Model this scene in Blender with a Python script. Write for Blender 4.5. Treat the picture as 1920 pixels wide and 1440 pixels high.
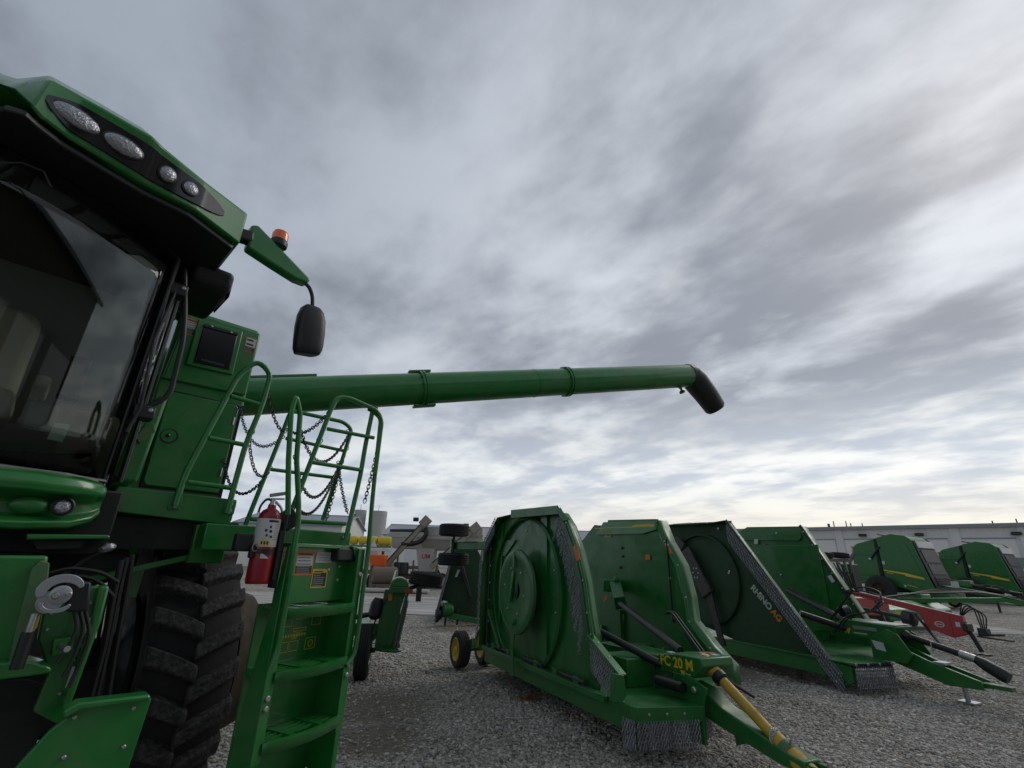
import bpy, math, random
import numpy as np
from mathutils import Vector, Matrix

for o in list(bpy.data.objects):
    bpy.data.objects.remove(o, do_unlink=True)
scene = bpy.context.scene
col = scene.collection
R = math.radians
random.seed(11)
rng = np.random.default_rng(5)

# ------------------------------------------------------------------ camera
cam_d = bpy.data.cameras.new('camera')
cam_d.sensor_width = 36.0
cam_d.lens = 36.0 * 880.0 / 1920.0
cam_d.clip_start = 0.05
cam_d.clip_end = 3000
cam = bpy.data.objects.new('camera', cam_d)
col.objects.link(cam)
PITCH, ROLL = R(20.5), 0.030
cam.matrix_world = (Matrix.Translation((0, 0, 1.7)) @ Matrix.Rotation(R(90) + PITCH, 4, 'X')
                    @ Matrix.Rotation(ROLL, 4, 'Z'))
scene.camera = cam

# ------------------------------------------------------------------ world: overcast sky
SUN_EL, SUN_AZ = R(38), R(55)          # azimuth measured from +Y towards +X
world = bpy.data.worlds.new('World')
scene.world = world
world.use_nodes = True
wt = world.node_tree
wt.nodes.clear()
N, K = wt.nodes.new, wt.links.new
def wmath(op, a, b=None, c=None, clamp=False):
    n = N('ShaderNodeMath'); n.operation = op; n.use_clamp = clamp
    for i, x in enumerate((a, b, c)):
        if x is None: continue
        if isinstance(x, (int, float)): n.inputs[i].default_value = x
        else: K(x, n.inputs[i])
    return n.outputs[0]
def wnoise(vec, scale, detail, rough, dist=0.0):
    n = N('ShaderNodeTexNoise'); n.inputs['Scale'].default_value = scale
    n.inputs['Detail'].default_value = detail; n.inputs['Roughness'].default_value = rough
    n.inputs['Distortion'].default_value = dist
    K(vec, n.inputs['Vector']); return n.outputs['Fac']
def wmap(v, a, b, c=0.0, d=1.0, smooth=True):
    n = N('ShaderNodeMapRange'); n.interpolation_type = 'SMOOTHSTEP' if smooth else 'LINEAR'
    for i, x in zip((1, 2, 3, 4), (a, b, c, d)): n.inputs[i].default_value = x
    K(v, n.inputs[0]); return n.outputs[0]
def wmix(f, a, b):
    n = N('ShaderNodeMix'); n.data_type = 'RGBA'
    if isinstance(f, (int, float)): n.inputs[0].default_value = f
    else: K(f, n.inputs[0])
    for i, x in ((6, a), (7, b)):
        if isinstance(x, tuple): n.inputs[i].default_value = (*x, 1)
        else: K(x, n.inputs[i])
    return n.outputs[2]
tc = N('ShaderNodeTexCoord')
sp = N('ShaderNodeSeparateXYZ'); K(tc.outputs['Generated'], sp.inputs[0])
zc = wmath('ADD', wmath('MAXIMUM', sp.outputs[2], 0.0), 0.13)
cu = wmath('DIVIDE', sp.outputs[0], zc)
cv = wmath('DIVIDE', sp.outputs[1], zc)
cb = N('ShaderNodeCombineXYZ'); K(cu, cb.inputs[0]); K(cv, cb.inputs[1])
mp = N('ShaderNodeMapping'); mp.vector_type = 'TEXTURE'; mp.inputs['Location'].default_value = (-3.1, 2.2, 9.0)
mp.inputs['Rotation'].default_value = (0, 0, R(128)); mp.inputs['Scale'].default_value = (1.35, 1.0, 1)   # cloud streets run to the far left
K(cb.outputs[0], mp.inputs[0])
big = wnoise(mp.outputs[0], 0.8, 2.0, 0.5, 0.0)
mid = wnoise(mp.outputs[0], 2.6, 7.0, 0.5, 0.1)
fine = wnoise(mp.outputs[0], 8.0, 5.0, 0.55, 0.2)
dens = wmath('ADD', wmath('ADD', wmath('MULTIPLY', big, 0.36), wmath('MULTIPLY', mid, 0.54)), wmath('MULTIPLY', fine, 0.10))
t = wmap(dens, 0.39, 0.60)
side = wmap(wmath('ADD', wmath('MULTIPLY', sp.outputs[0], math.sin(SUN_AZ)), wmath('MULTIPLY', sp.outputs[1], math.cos(SUN_AZ))), -0.3, 1.0)
lit = wmix(side, (0.27, 0.305, 0.355), (0.56, 0.59, 0.635))
cloud = wmix(t, lit, wmix(side, (0.165, 0.185, 0.215), (0.215, 0.232, 0.265)))
thin = wmap(wmath('ADD', wmath('MULTIPLY', wnoise(mp.outputs[0], 1.7, 5.0, 0.55, 0.2), .8), wmath('MULTIPLY', fine, .2)), 0.55, 0.70)
cloud = wmix(wmath('MULTIPLY', thin, 0.4), cloud, wmix(side, (0.42, 0.455, 0.50), (0.76, 0.78, 0.81)))
# lower down the deck thins into mottled bright bands, warm close to the horizon on the sunward side
el = wmap(sp.outputs[2], 0.16, 0.36, 1.0, 0.0)
mott = wmap(wmath('ADD', wmath('MULTIPLY', mid, .75), wmath('MULTIPLY', fine, .25)), 0.38, 0.62)
band = wmix(mott, wmix(side, (0.55, 0.58, 0.60), (0.77, 0.77, 0.735)), wmix(side, (0.33, 0.375, 0.44), (0.46, 0.50, 0.56)))
cloud = wmix(wmath('MULTIPLY', el, 0.85), cloud, band)
hcol = wmix(wmap(side, .45, 1.0), (0.40, 0.45, 0.52), (0.70, 0.64, 0.54))
low = wmap(sp.outputs[2], 0.02, 0.17, 0.92, 0.0)
cloud = wmix(wmath('MULTIPLY', low, wmap(fine, .3, .7, 1.0, .75)), cloud, hcol)
sky = N('ShaderNodeTexSky'); sky.sky_type = 'NISHITA'; sky.sun_disc = False
sky.sun_elevation = SUN_EL; sky.sun_rotation = SUN_AZ
bg_sky = N('ShaderNodeBackground'); bg_sky.inputs[1].default_value = 0.10; K(sky.outputs[0], bg_sky.inputs[0])
bg_cl = N('ShaderNodeBackground'); bg_cl.inputs[1].default_value = 1.0; K(cloud, bg_cl.inputs[0])
ms = N('ShaderNodeMixShader'); ms.inputs[0].default_value = 0.93
K(bg_sky.outputs[0], ms.inputs[1]); K(bg_cl.outputs[0], ms.inputs[2])
wo = N('ShaderNodeOutputWorld'); K(ms.outputs[0], wo.inputs[0])

# ------------------------------------------------------------------ sun behind the overcast
sl = bpy.data.lights.new('sun', 'SUN'); sl.energy = 0.55; sl.angle = R(25); sl.color = (1.0, 0.95, 0.88)
so = bpy.data.objects.new('sun', sl); col.objects.link(so)
sd = Vector((math.sin(SUN_AZ) * math.cos(SUN_EL), math.cos(SUN_AZ) * math.cos(SUN_EL), math.sin(SUN_EL)))
so.rotation_euler = sd.to_track_quat('Z', 'Y').to_euler()

vs = scene.view_settings
vs.view_transform = 'Standard'; vs.look = 'None'; vs.exposure = 0.42; vs.gamma = 1.0
vs.use_curve_mapping = False

# ------------------------------------------------------------------ materials
MAT = {}
def mat(name, color, rough=0.5, metal=0.0, coat=0.0, dirt=0.0, dirt_col=(0.20, 0.17, 0.13), dscale=3.0,
        bump=0.0, bscale=60.0, emis=0.0, vary=0.0):
    m = bpy.data.materials.new(name); m.use_nodes = True
    nt = m.node_tree; b = nt.nodes['Principled BSDF']
    b.inputs['Base Color'].default_value = (*color, 1); b.inputs['Roughness'].default_value = rough
    b.inputs['Metallic'].default_value = metal; b.inputs['Coat Weight'].default_value = coat
    b.inputs['Coat Roughness'].default_value = 0.08
    tcn = nt.nodes.new('ShaderNodeTexCoord')
    last = None
    if vary > 0:
        n = nt.nodes.new('ShaderNodeTexNoise'); n.inputs['Scale'].default_value = dscale * 1.7; n.inputs['Detail'].default_value = 4
        nt.links.new(tcn.outputs['Object'], n.inputs['Vector'])
        mr = nt.nodes.new('ShaderNodeMapRange'); mr.inputs[1].default_value = .3; mr.inputs[2].default_value = .7
        mr.inputs[3].default_value = 1 - vary; mr.inputs[4].default_value = 1 + vary
        nt.links.new(n.outputs['Fac'], mr.inputs[0])
        mx = nt.nodes.new('ShaderNodeMix'); mx.data_type = 'RGBA'; mx.blend_type = 'MULTIPLY'; mx.inputs[0].default_value = 1
        mx.inputs[6].default_value = (*color, 1); nt.links.new(mr.outputs[0], mx.inputs[7]); last = mx.outputs[2]
    if dirt > 0:
        n = nt.nodes.new('ShaderNodeTexNoise'); n.inputs['Scale'].default_value = dscale; n.inputs['Detail'].default_value = 7
        n.inputs['Roughness'].default_value = .65
        nt.links.new(tcn.outputs['Object'], n.inputs['Vector'])
        mr = nt.nodes.new('ShaderNodeMapRange'); mr.inputs[1].default_value = .42; mr.inputs[2].default_value = .75
        mr.inputs[3].default_value = 0; mr.inputs[4].default_value = dirt
        nt.links.new(n.outputs['Fac'], mr.inputs[0])
        mx = nt.nodes.new('ShaderNodeMix'); mx.data_type = 'RGBA'; nt.links.new(mr.outputs[0], mx.inputs[0])
        if last: nt.links.new(last, mx.inputs[6])
        else: mx.inputs[6].default_value = (*color, 1)
        mx.inputs[7].default_value = (*dirt_col, 1); last = mx.outputs[2]
        r2 = nt.nodes.new('ShaderNodeMapRange'); r2.inputs[1].default_value = 0; r2.inputs[2].default_value = max(dirt, .01)
        r2.inputs[3].default_value = rough; r2.inputs[4].default_value = min(1, rough + .35)
        nt.links.new(mr.outputs[0], r2.inputs[0]); nt.links.new(r2.outputs[0], b.inputs['Roughness'])
    if last: nt.links.new(last, b.inputs['Base Color'])
    if bump > 0:
        n = nt.nodes.new('ShaderNodeTexNoise'); n.inputs['Scale'].default_value = bscale; n.inputs['Detail'].default_value = 5
        nt.links.new(tcn.outputs['Object'], n.inputs['Vector'])
        bp = nt.nodes.new('ShaderNodeBump'); bp.inputs['Strength'].default_value = bump; bp.inputs['Distance'].default_value = .01
        nt.links.new(n.outputs['Fac'], bp.inputs['Height']); nt.links.new(bp.outputs[0], b.inputs['Normal'])
    if emis: b.inputs['Emission Color'].default_value = (*color, 1); b.inputs['Emission Strength'].default_value = emis
    MAT[name] = m
    return m

mat('green_paint', (0.006, 0.165, 0.023), 0.28, coat=0.4, dirt=0.20, dscale=4.2, vary=0.10, bump=0.03, bscale=18)
mat('green_deck_paint', (0.003, 0.122, 0.016), 0.38, coat=0.22, dirt=0.16, dscale=4.6, vary=0.12, bump=0.05, bscale=14)
mat('shaded_underside_green', (0.003, 0.042, 0.010), 0.62, dirt=0.12, dscale=5, vary=0.2, bump=.06, bscale=20)  # the mower green taken near black: underside shade put into the colour
mat('worn_paint', (0.05, 0.16, 0.06), 0.6, dirt=0.8, dirt_col=(0.20, 0.15, 0.08), dscale=18)
mat('black_plastic', (0.012, 0.012, 0.014), 0.45, bump=.05, bscale=200)
mat('black_gloss', (0.006, 0.006, 0.008), 0.18)
mat('rubber', (0.016, 0.016, 0.017), 0.8, dirt=0.35, dirt_col=(0.085, 0.080, 0.074), dscale=5, bump=.25, bscale=40)
mat('lug_rubber', (0.026, 0.026, 0.027), 0.8, dirt=0.9, dirt_col=(0.135, 0.130, 0.122), dscale=34, bump=.9, bscale=45)
mat('hose', (0.010, 0.010, 0.011), 0.5)
mat('steel', (0.48, 0.48, 0.48), 0.38, metal=1.0, dirt=.4, dscale=20)
mat('zinc', (0.40, 0.42, 0.45), 0.45, metal=0.85)
mat('chain_zinc', (0.30, 0.315, 0.34), 0.42, metal=0.8, dirt=.5, dirt_col=(.10,.085,.07), dscale=25)
mat('dark_steel', (0.045, 0.045, 0.048), 0.5, metal=0.6, dirt=.5, dscale=9)
mat('chain_steel', (0.05, 0.05, 0.055), 0.4, metal=0.8)
mat('dark_frame', (0.006, 0.010, 0.008), 0.6, dirt=.3, dirt_col=(.03, .028, .024), dscale=4)
mat('yellow_paint', (0.62, 0.42, 0.02), 0.42, coat=.2, dirt=.3, dscale=6)
mat('shaded_yellow', (0.034, 0.021, 0.005), 0.7, dirt=.6, dirt_col=(.03,.024,.017), dscale=6)  # rim yellow darkened to brown, with the shade around the wheels in its colour
mat('pto_yellow', (0.50, 0.32, 0.03), 0.5, dirt=.45, dirt_col=(.15, .13, .08), dscale=9)
mat('yellow_plastic', (0.62, 0.46, 0.02), 0.4)
mat('red_gloss', (0.25, 0.003, 0.010), 0.34, coat=.2)
mat('red_paint', (0.34, 0.010, 0.016), 0.35, coat=.3, dirt=.25, dscale=4)
mat('orange_plastic', (0.75, 0.11, 0.01), 0.3, coat=.3)
mat('orange_decal', (0.62, 0.16, 0.02), 0.5)
mat('amber_lens', (0.9, 0.15, 0.008), 0.12, coat=.6)
mat('red_lens', (0.38, 0.02, 0.01), 0.2, coat=.5)
mat('white_decal', (0.52, 0.52, 0.52), 0.5)
mat('black_decal', (0.015, 0.014, 0.013), 0.5)
mat('grey_decal', (0.22, 0.22, 0.22), 0.5)
mat('silver_decal', (0.42, 0.42, 0.42), 0.5)
mat('yellow_decal', (0.60, 0.46, 0.03), 0.5)
mat('paper', (0.55, 0.66, 0.60), 0.7)
mat('seat_fabric', (0.42, 0.35, 0.26), 0.85, bump=.2, bscale=300)
mat('cab_grey', (0.24, 0.24, 0.235), 0.7, bump=.1, bscale=150)
mat('lens', (0.34, 0.35, 0.37), 0.10, metal=.8, bump=.8, bscale=70)
mat('tan_paint', (0.27, 0.235, 0.185), 0.55, dirt=.45, dscale=1.2)
mat('cart_white', (0.40, 0.385, 0.35), 0.5, dirt=.35, dscale=.9)
mat('brown_steel', (0.13, 0.095, 0.07), 0.6, dirt=.4, dscale=2)
mat('concrete', (0.42, 0.415, 0.40), 0.85, dirt=.4, dirt_col=(.3, .29, .27), dscale=.3)
mat('siding', (0.70, 0.69, 0.67), 0.5, dirt=.2, dirt_col=(.4, .4, .4), dscale=.2)
mat('door_panel', (0.76, 0.73, 0.69), 0.55)
mat('roof_metal', (0.26, 0.28, 0.31), 0.45, metal=.2)
mat('blue_paint', (0.03, 0.09, 0.30), 0.4)
mat('white_paint', (0.62, 0.62, 0.60), 0.45, dirt=.2, dscale=2)
mat('road_gravel', (0.36, 0.34, 0.31), 0.9)
mat('dry_grass', (0.20, 0.10, 0.04), 0.9)

def glass_mat(name, tint, gloss_rough=0.02):
    m = bpy.data.materials.new(name); m.use_nodes = True
    nt = m.node_tree; nt.nodes.clear()
    tr = nt.nodes.new('ShaderNodeBsdfTransparent'); tr.inputs[0].default_value = (*tint, 1)
    gl = nt.nodes.new('ShaderNodeBsdfGlossy'); gl.inputs['Roughness'].default_value = gloss_rough
    fr = nt.nodes.new('ShaderNodeFresnel'); fr.inputs[0].default_value = 1.5
    mx = nt.nodes.new('ShaderNodeMixShader'); out = nt.nodes.new('ShaderNodeOutputMaterial')
    nt.links.new(fr.outputs[0], mx.inputs[0]); nt.links.new(tr.outputs[0], mx.inputs[1]); nt.links.new(gl.outputs[0], mx.inputs[2])
    nt.links.new(mx.outputs[0], out.inputs[0]); MAT[name] = m
glass_mat('cab_glass', (0.80, 0.86, 0.83))

# ------------------------------------------------------------------ mesh helpers
def vsub(a, b): return (a[0]-b[0], a[1]-b[1], a[2]-b[2])
class MB:
    def __init__(s): s.v = []; s.f = []; s.mi = []; s.cur = 0
    def mat(s, i): s.cur = i; return s
    def add(s, vs_, fs):
        o = len(s.v); s.v += [tuple(map(float, p)) for p in vs_]
        for f in fs: s.f.append(tuple(o + i for i in f)); s.mi.append(s.cur)
        return s
    def box(s, x0, x1, y0, y1, z0, z1):
        return s.add([(x0,y0,z0),(x1,y0,z0),(x1,y1,z0),(x0,y1,z0),(x0,y0,z1),(x1,y0,z1),(x1,y1,z1),(x0,y1,z1)],
                     [(0,3,2,1),(4,5,6,7),(0,1,5,4),(1,2,6,5),(2,3,7,6),(3,0,4,7)])
    def obox(s, a, b, w, h, up=(0,0,1)):
        """bar from a to b, width w (sideways), height h (along up)"""
        a, b = Vector(a), Vector(b); d = (b-a).normalized(); up = Vector(up)
        sx = d.cross(up)
        if sx.length < 1e-4: sx = d.cross(Vector((1,0,0)))
        sx.normalize(); uz = sx.cross(d).normalized(); sx *= w/2; uz *= h/2
        P = [a-sx-uz, a+sx-uz, a+sx+uz, a-sx+uz, b-sx-uz, b+sx-uz, b+sx+uz, b-sx+uz]
        return s.add(P, [(0,1,2,3),(7,6,5,4),(0,4,5,1),(1,5,6,2),(2,6,7,3),(3,7,4,0)])
    def prism(s, poly, vec):
        n = len(poly); vec = Vector(vec)
        P = [Vector(p) for p in poly]; Q = [p+vec for p in P]
        nrm = Vector((0,0,0))
        for i in range(n): nrm += P[i].cross(P[(i+1) % n])
        fl = nrm.dot(vec) > 0
        a = tuple(range(n)); b = tuple(range(n, 2*n))
        fs = [a[::-1] if fl else a, b if fl else b[::-1]]
        for i in range(n):
            j = (i+1) % n; q = (i, j, n+j, n+i); fs.append(q if fl else q[::-1])
        return s.add(P+Q, fs)
    def loft(s, rings, closed=True, caps=True):
        n = len(rings[0]); P = [p for r in rings for p in r]; fs = []
        m = n if closed else n-1
        for k in range(len(rings)-1):
            for i in range(m):
                j = (i+1) % n; fs.append((k*n+i, k*n+j, (k+1)*n+j, (k+1)*n+i))
        if caps and closed:
            fs.append(tuple(range(n))[::-1]); fs.append(tuple((len(rings)-1)*n+i for i in range(n)))
        return s.add(P, fs)
    def tube(s, path, r, n=10, closed=False, caps=True):
        P = [Vector(p) for p in path]; m = len(P); rings = []
        rr = r if isinstance(r, (list, tuple)) else [r]*m
        T = []
        for i in range(m):
            a = P[(i-1) % m] if (closed or i > 0) else P[i]; b = P[(i+1) % m] if (closed or i < m-1) else P[i]
            T.append((b-a).normalized())
        up = Vector((0,0,1)) if abs(T[0].z) < .9 else Vector((1,0,0))
        nrm = (up - T[0]*up.dot(T[0])).normalized()
        for i in range(m):
            nrm = (nrm - T[i]*nrm.dot(T[i]))
            if nrm.length < 1e-6: nrm = T[i].orthogonal()
            nrm.normalize(); bn = T[i].cross(nrm)
            rings.append([P[i] + (nrm*math.cos(2*math.pi*k/n) + bn*math.sin(2*math.pi*k/n))*rr[i] for k in range(n)])
        if closed: rings.append(rings[0])
        return s.loft(rings, True, caps and not closed)
    def lathe(s, prof, c, axis, n=24, caps=True):
        """prof: [(radius, distance along axis)]"""
        ax = Vector(axis).normalized(); c = Vector(c); a = ax.orthogonal().normalized(); b = ax.cross(a)
        rings = [[c + ax*t + (a*math.cos(2*math.pi*k/n)+b*math.sin(2*math.pi*k/n))*r for k in range(n)] for r, t in prof]
        return s.loft(rings, True, caps)
    def ellip(s, c, ax, n=14, m=8):
        """ax: three semi-axis vectors"""
        c = Vector(c); A, B, D = map(Vector, ax); rings = []
        for i in range(m+1):
            th = math.pi*i/m; r = max(math.sin(th), .02)
            rings.append([c + D*math.cos(th)*-1 + (A*math.cos(2*math.pi*k/n)+B*math.sin(2*math.pi*k/n))*r for k in range(n)])
        return s.loft(rings)
    def bolt(s, p, nrm, r=.012, h=.01):
        return s.lathe([(r, -.004), (r, h*.6), (r*.7, h)], p, nrm, 8)
    def build(s, name, mats, parent=None, bevel=0.0, smooth=35, seg=2, **kw):
        me = bpy.data.meshes.new(name)
        me.from_pydata(s.v, [], s.f)
        if not isinstance(mats, (list, tuple)): mats = [mats]
        for m in mats: me.materials.append(MAT[m])
        if len(mats) > 1: me.polygons.foreach_set('material_index', s.mi)
        return link(name, me, parent, bevel, smooth, seg)
def link(name, me, parent=None, bevel=0.0, smooth=35, seg=2):
    me.validate(); me.update()
    if smooth:
        me.polygons.foreach_set('use_smooth', [True]*len(me.polygons)); me.set_sharp_from_angle(angle=R(smooth))
    o = bpy.data.objects.new(name, me); col.objects.link(o)
    if parent is not None: o.parent = parent
    if bevel > 0:
        b = o.modifiers.new('Bevel', 'BEVEL'); b.width = bevel; b.segments = seg; b.limit_method = 'ANGLE'; b.angle_limit = R(40)
    return o
def thing(name, label, cat, loc=(0,0,0), rz=0.0, group=None):
    o = bpy.data.objects.new(name, None); o.empty_display_size = .2; col.objects.link(o)
    o.location = loc; o.rotation_euler = (0,0,rz); o['label'] = label; o['category'] = cat
    if group: o['group'] = group
    return o
def tag(o, label, cat, group=None):
    o['label'] = label; o['category'] = cat
    if group: o['group'] = group
    return o
def copy_of(o, parent, name=None, loc=None, rot=None):
    c = o.copy(); col.objects.link(c); c.parent = parent
    if name: c.name = name
    if loc is not None: c.location = loc
    if rot is not None: c.rotation_euler = rot
    return c
def round_path(pts, r=.05, k=4):
    """round the inner corners of a polyline"""
    P = [Vector(p) for p in pts]; out = [P[0]]
    for i in range(1, len(P)-1):
        a, b, c = P[i-1], P[i], P[i+1]; d1 = (a-b); d2 = (c-b)
        q = min(r, d1.length*.45, d2.length*.45); A = b+d1.normalized()*q; B = b+d2.normalized()*q
        for j in range(k+1):
            t_ = j/k; out.append(A*(1-t_)**2 + b*2*t_*(1-t_) + B*t_*t_)
    out.append(P[-1]); return out
def text_mesh(s_, body, size, extrude=.001):
    cu_ = bpy.data.curves.new('lettering', 'FONT'); cu_.body = body; cu_.size = size; cu_.extrude = extrude; cu_.resolution_u = 3
    cu_.offset = s_
    ob = bpy.data.objects.new('lettering_curve', cu_); col.objects.link(ob)
    me = bpy.data.meshes.new_from_object(ob.evaluated_get(bpy.context.evaluated_depsgraph_get()))
    bpy.data.objects.remove(ob, do_unlink=True); bpy.data.curves.remove(cu_)
    return me
def lettering(name, body, size, material, origin, xdir, ydir, parent, bold=0.0):
    bpy.context.view_layer.update()
    me = text_mesh(bold, body, size); x = Vector(xdir).normalized(); y = Vector(ydir); y = (y - x*y.dot(x)).normalized(); z = x.cross(y)
    me.transform(Matrix(((x.x,y.x,z.x,origin[0]),(x.y,y.y,z.y,origin[1]),(x.z,y.z,z.z,origin[2]),(0,0,0,1))))
    me.materials.clear(); me.materials.append(MAT[material])
    return link(name, me, parent, smooth=0)

# chain links as real rings
def ring_template(L, w, wire, n=8, k=4):
    pts = []
    for i in range(n):
        a = 2*math.pi*i/n; c, s_ = math.cos(a), math.sin(a)
        pts.append((math.copysign(abs(c)**.8, c)*w/2, 0, math.copysign(abs(s_)**.9, s_)*L/2))
    mb = MB().tube(pts, wire, k, closed=True)
    return np.array(mb.v), mb.f
def chain_verts(paths, pitch, tmpl, roll=True):
    """paths: polylines; links follow them, alternately turned"""
    TV, TF = tmpl; V = []; F = []
    for P in paths:
        P = np.asarray(P, float); seg = np.linalg.norm(np.diff(P, axis=0), axis=1); cum = np.r_[0, np.cumsum(seg)]
        m = max(1, int(cum[-1]/pitch)); roll0 = rng.uniform(0, .6) if roll else rng.normal(.25, .10)
        for i in range(m):
            s0 = (i+.5)*pitch; j = min(np.searchsorted(cum, s0)-1, len(seg)-1); j = max(j, 0)
            p = P[j] + (P[j+1]-P[j])*((s0-cum[j])/max(seg[j], 1e-9)); d = (P[j+1]-P[j])/max(seg[j], 1e-9)
            a = np.cross(d, (0.31,.95,.05) if roll else (1.0,.05,.03)); a /= max(np.linalg.norm(a), 1e-6); b = np.cross(d, a)
            ang = roll0 + (math.pi/2)*(i % 2); x = a*math.cos(ang)+b*math.sin(ang); y = np.cross(d, x)
            M = np.stack([x, y, d], 1)
            V.append(TV @ M.T + p)
    nv = len(TV); F = [tuple(k*nv+i for i in f) for k in range(len(V)) for f in TF]
    return np.concatenate(V), F
def chain_obj(name, paths, pitch, link_len, width, wire, material, parent, stuff=False, n=8, k=4):
    V, F = chain_verts(paths, pitch, ring_template(link_len, width, wire, n, k), not stuff)
    me = bpy.data.meshes.new(name); me.from_pydata(V.tolist(), [], F); me.materials.append(MAT[material])
    o = link(name, me, parent, smooth=60)
    if stuff: o['kind'] = 'stuff'
    return o
def sag(a, b, drop, n=14):
    a, b = np.array(a, float), np.array(b, float)
    return [tuple(a+(b-a)*t_ - np.array((0,0,drop))*4*t_*(1-t_)) for t_ in np.linspace(0, 1, n)]
def hang(edge, length, spacing, jitter=.012, lean=(0,0,0)):
    """vertical strands from points spread along an edge polyline"""
    P = np.asarray(edge, float); seg = np.linalg.norm(np.diff(P, axis=0), axis=1); cum = np.r_[0, np.cumsum(seg)]
    out = []
    for s0 in np.arange(spacing/2, cum[-1], spacing):
        j = max(0, min(np.searchsorted(cum, s0)-1, len(seg)-1)); p = P[j]+(P[j+1]-P[j])*((s0-cum[j])/seg[j])
        q = p + np.array((0,0,-length)) + np.array(lean) + rng.normal(0, jitter, 3)*(1,1,.3)
        out.append([p, (p+q)/2 + rng.normal(0, jitter*.4, 3), q])
    return out

# ================================================================== SETTING: gravel yard
def ground_material():
    m = bpy.data.materials.new('gravel'); m.use_nodes = True; nt = m.node_tree; b = nt.nodes['Principled BSDF']
    b.inputs['Roughness'].default_value = .92; nn = nt.nodes.new; ln = nt.links.new
    tcn = nn('ShaderNodeTexCoord'); P = tcn.outputs['Object']
    def noise(scale, det=5, ro=.6):
        n = nn('ShaderNodeTexNoise'); n.inputs['Scale'].default_value = scale; n.inputs['Detail'].default_value = det
        n.inputs['Roughness'].default_value = ro; ln(P, n.inputs['Vector']); return n.outputs['Fac']
    def ramp(f, stops):
        r = nn('ShaderNodeValToRGB'); e = r.color_ramp.elements
        e[0].position, e[0].color = stops[0][0], (*stops[0][1], 1); e[1].position, e[1].color = stops[-1][0], (*stops[-1][1], 1)
        for p_, c_ in stops[1:-1]:
            q = e.new(p_); q.color = (*c_, 1)
        ln(f, r.inputs[0]); return r.outputs[0]
    def mix(f, a, c_, blend='MIX'):
        x = nn('ShaderNodeMix'); x.data_type = 'RGBA'; x.blend_type = blend
        if isinstance(f, float): x.inputs[0].default_value = f
        else: ln(f, x.inputs[0])
        for i, q in ((6, a), (7, c_)):
            if isinstance(q, tuple): x.inputs[i].default_value = (*q, 1)
            else: ln(q, x.inputs[i])
        return x.outputs[2]
    vo = nn('ShaderNodeTexVoronoi'); vo.inputs['Scale'].default_value = 26; ln(P, vo.inputs['Vector'])
    v2 = nn('ShaderNodeTexVoronoi'); v2.inputs['Scale'].default_value = 9; ln(P, v2.inputs['Vector'])
    sx = nn('ShaderNodeSeparateColor'); ln(vo.outputs['Color'], sx.inputs[0])
    cell = ramp(sx.outputs[0], [(0.0, (.09, .082, .072)), (.35, (.26, .243, .217)), (.75, (.42, .397, .36)), (1.0, (.56, .535, .495))])
    large = ramp(noise(.55, 6), [(.32, (.74, .72, .69)), (.68, (1.12, 1.10, 1.06))])
    mid_ = ramp(noise(3.2, 5), [(.3, (.72, .71, .70)), (.7, (1.12, 1.12, 1.12))])
    c0 = mix(1.0, mix(1.0, cell, large, 'MULTIPLY'), mid_, 'MULTIPLY')
    # patches of trodden brown dirt with few stones
    sp_ = nn('ShaderNodeSeparateXYZ'); ln(P, sp_.inputs[0])
    def mth(op, a, c_):
        x = nn('ShaderNodeMath'); x.operation = op
        for i, q in ((0, a), (1, c_)):
            if isinstance(q, (int, float)): x.inputs[i].default_value = q
            else: ln(q, x.inputs[i])
        return x.outputs[0]
    tot = None
    for (px, py, pr) in DIRT:
        d = mth('SQRT', mth('ADD', mth('POWER', mth('SUBTRACT', sp_.outputs[0], px), 2), mth('POWER', mth('SUBTRACT', sp_.outputs[1], py), 2)), 0)
        r = nn('ShaderNodeMapRange'); r.inputs[1].default_value = pr*.35; r.inputs[2].default_value = pr*1.15; r.inputs[3].default_value = 1; r.inputs[4].default_value = 0
        ln(d, r.inputs[0]); tot = r.outputs[0] if tot is None else mth('MAXIMUM', tot, r.outputs[0])
    n1 = noise(1.6, 6, .7)
    msk = nn('ShaderNodeMapRange'); msk.inputs[1].default_value = .35; msk.inputs[2].default_value = .75; ln(mth('MULTIPLY', tot, mth('ADD', n1, .45)), msk.inputs[0])
    dirt = ramp(noise(18, 6, .7), [(.3, (.10, .085, .06)), (.7, (.24, .205, .155))])
    c1 = mix(msk.outputs[0], c0, dirt)
    ln(c1, b.inputs['Base Color'])
    h = mth('ADD', mth('MULTIPLY', vo.outputs['Distance'], -1.0), mth('MULTIPLY', v2.outputs['Distance'], -.7))
    bp = nn('ShaderNodeBump'); bp.inputs['Strength'].default_value = .9; bp.inputs['Distance'].default_value = .03
    ln(h, bp.inputs['Height']); ln(bp.outputs[0], b.inputs['Normal'])
    MAT['gravel'] = m
DIRT = [(-1.55, 6.7, 1.0), (-1.25, 5.6, .6), (3.2, 9.6, 1.9), (5.0, 10.6, 1.7), (-1.2, 13.6, 1.2), (7.4, 6.6, .9)]
ground_material()
ax_near = np.linspace(-14, 16, 121); far = np.array([20, 26, 34, 46, 64, 90, 130, 190, 280, 420, 650, 1000, 1600.])
gx = np.r_[-far[::-1], ax_near, far + 4]; ay_near = np.linspace(-6, 24, 121); gy = np.r_[-far[::-1]+2, ay_near, far + 12]
def ghz(x, y):
    w_ = np.clip(1.2 - np.hypot(x-2, y-8)/16, 0, 1)
    return w_*(.010*np.sin(x*2.1+.7*y)+.008*np.sin(y*3.3-x*1.1)+.006*np.sin(x*5.1+y*4.3)) - .006 - .022*w_*np.exp(-((x-.62*y+2.6)/.22)**2) - .018*w_*np.exp(-((x-.62*y+4.4)/.25)**2)
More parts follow.
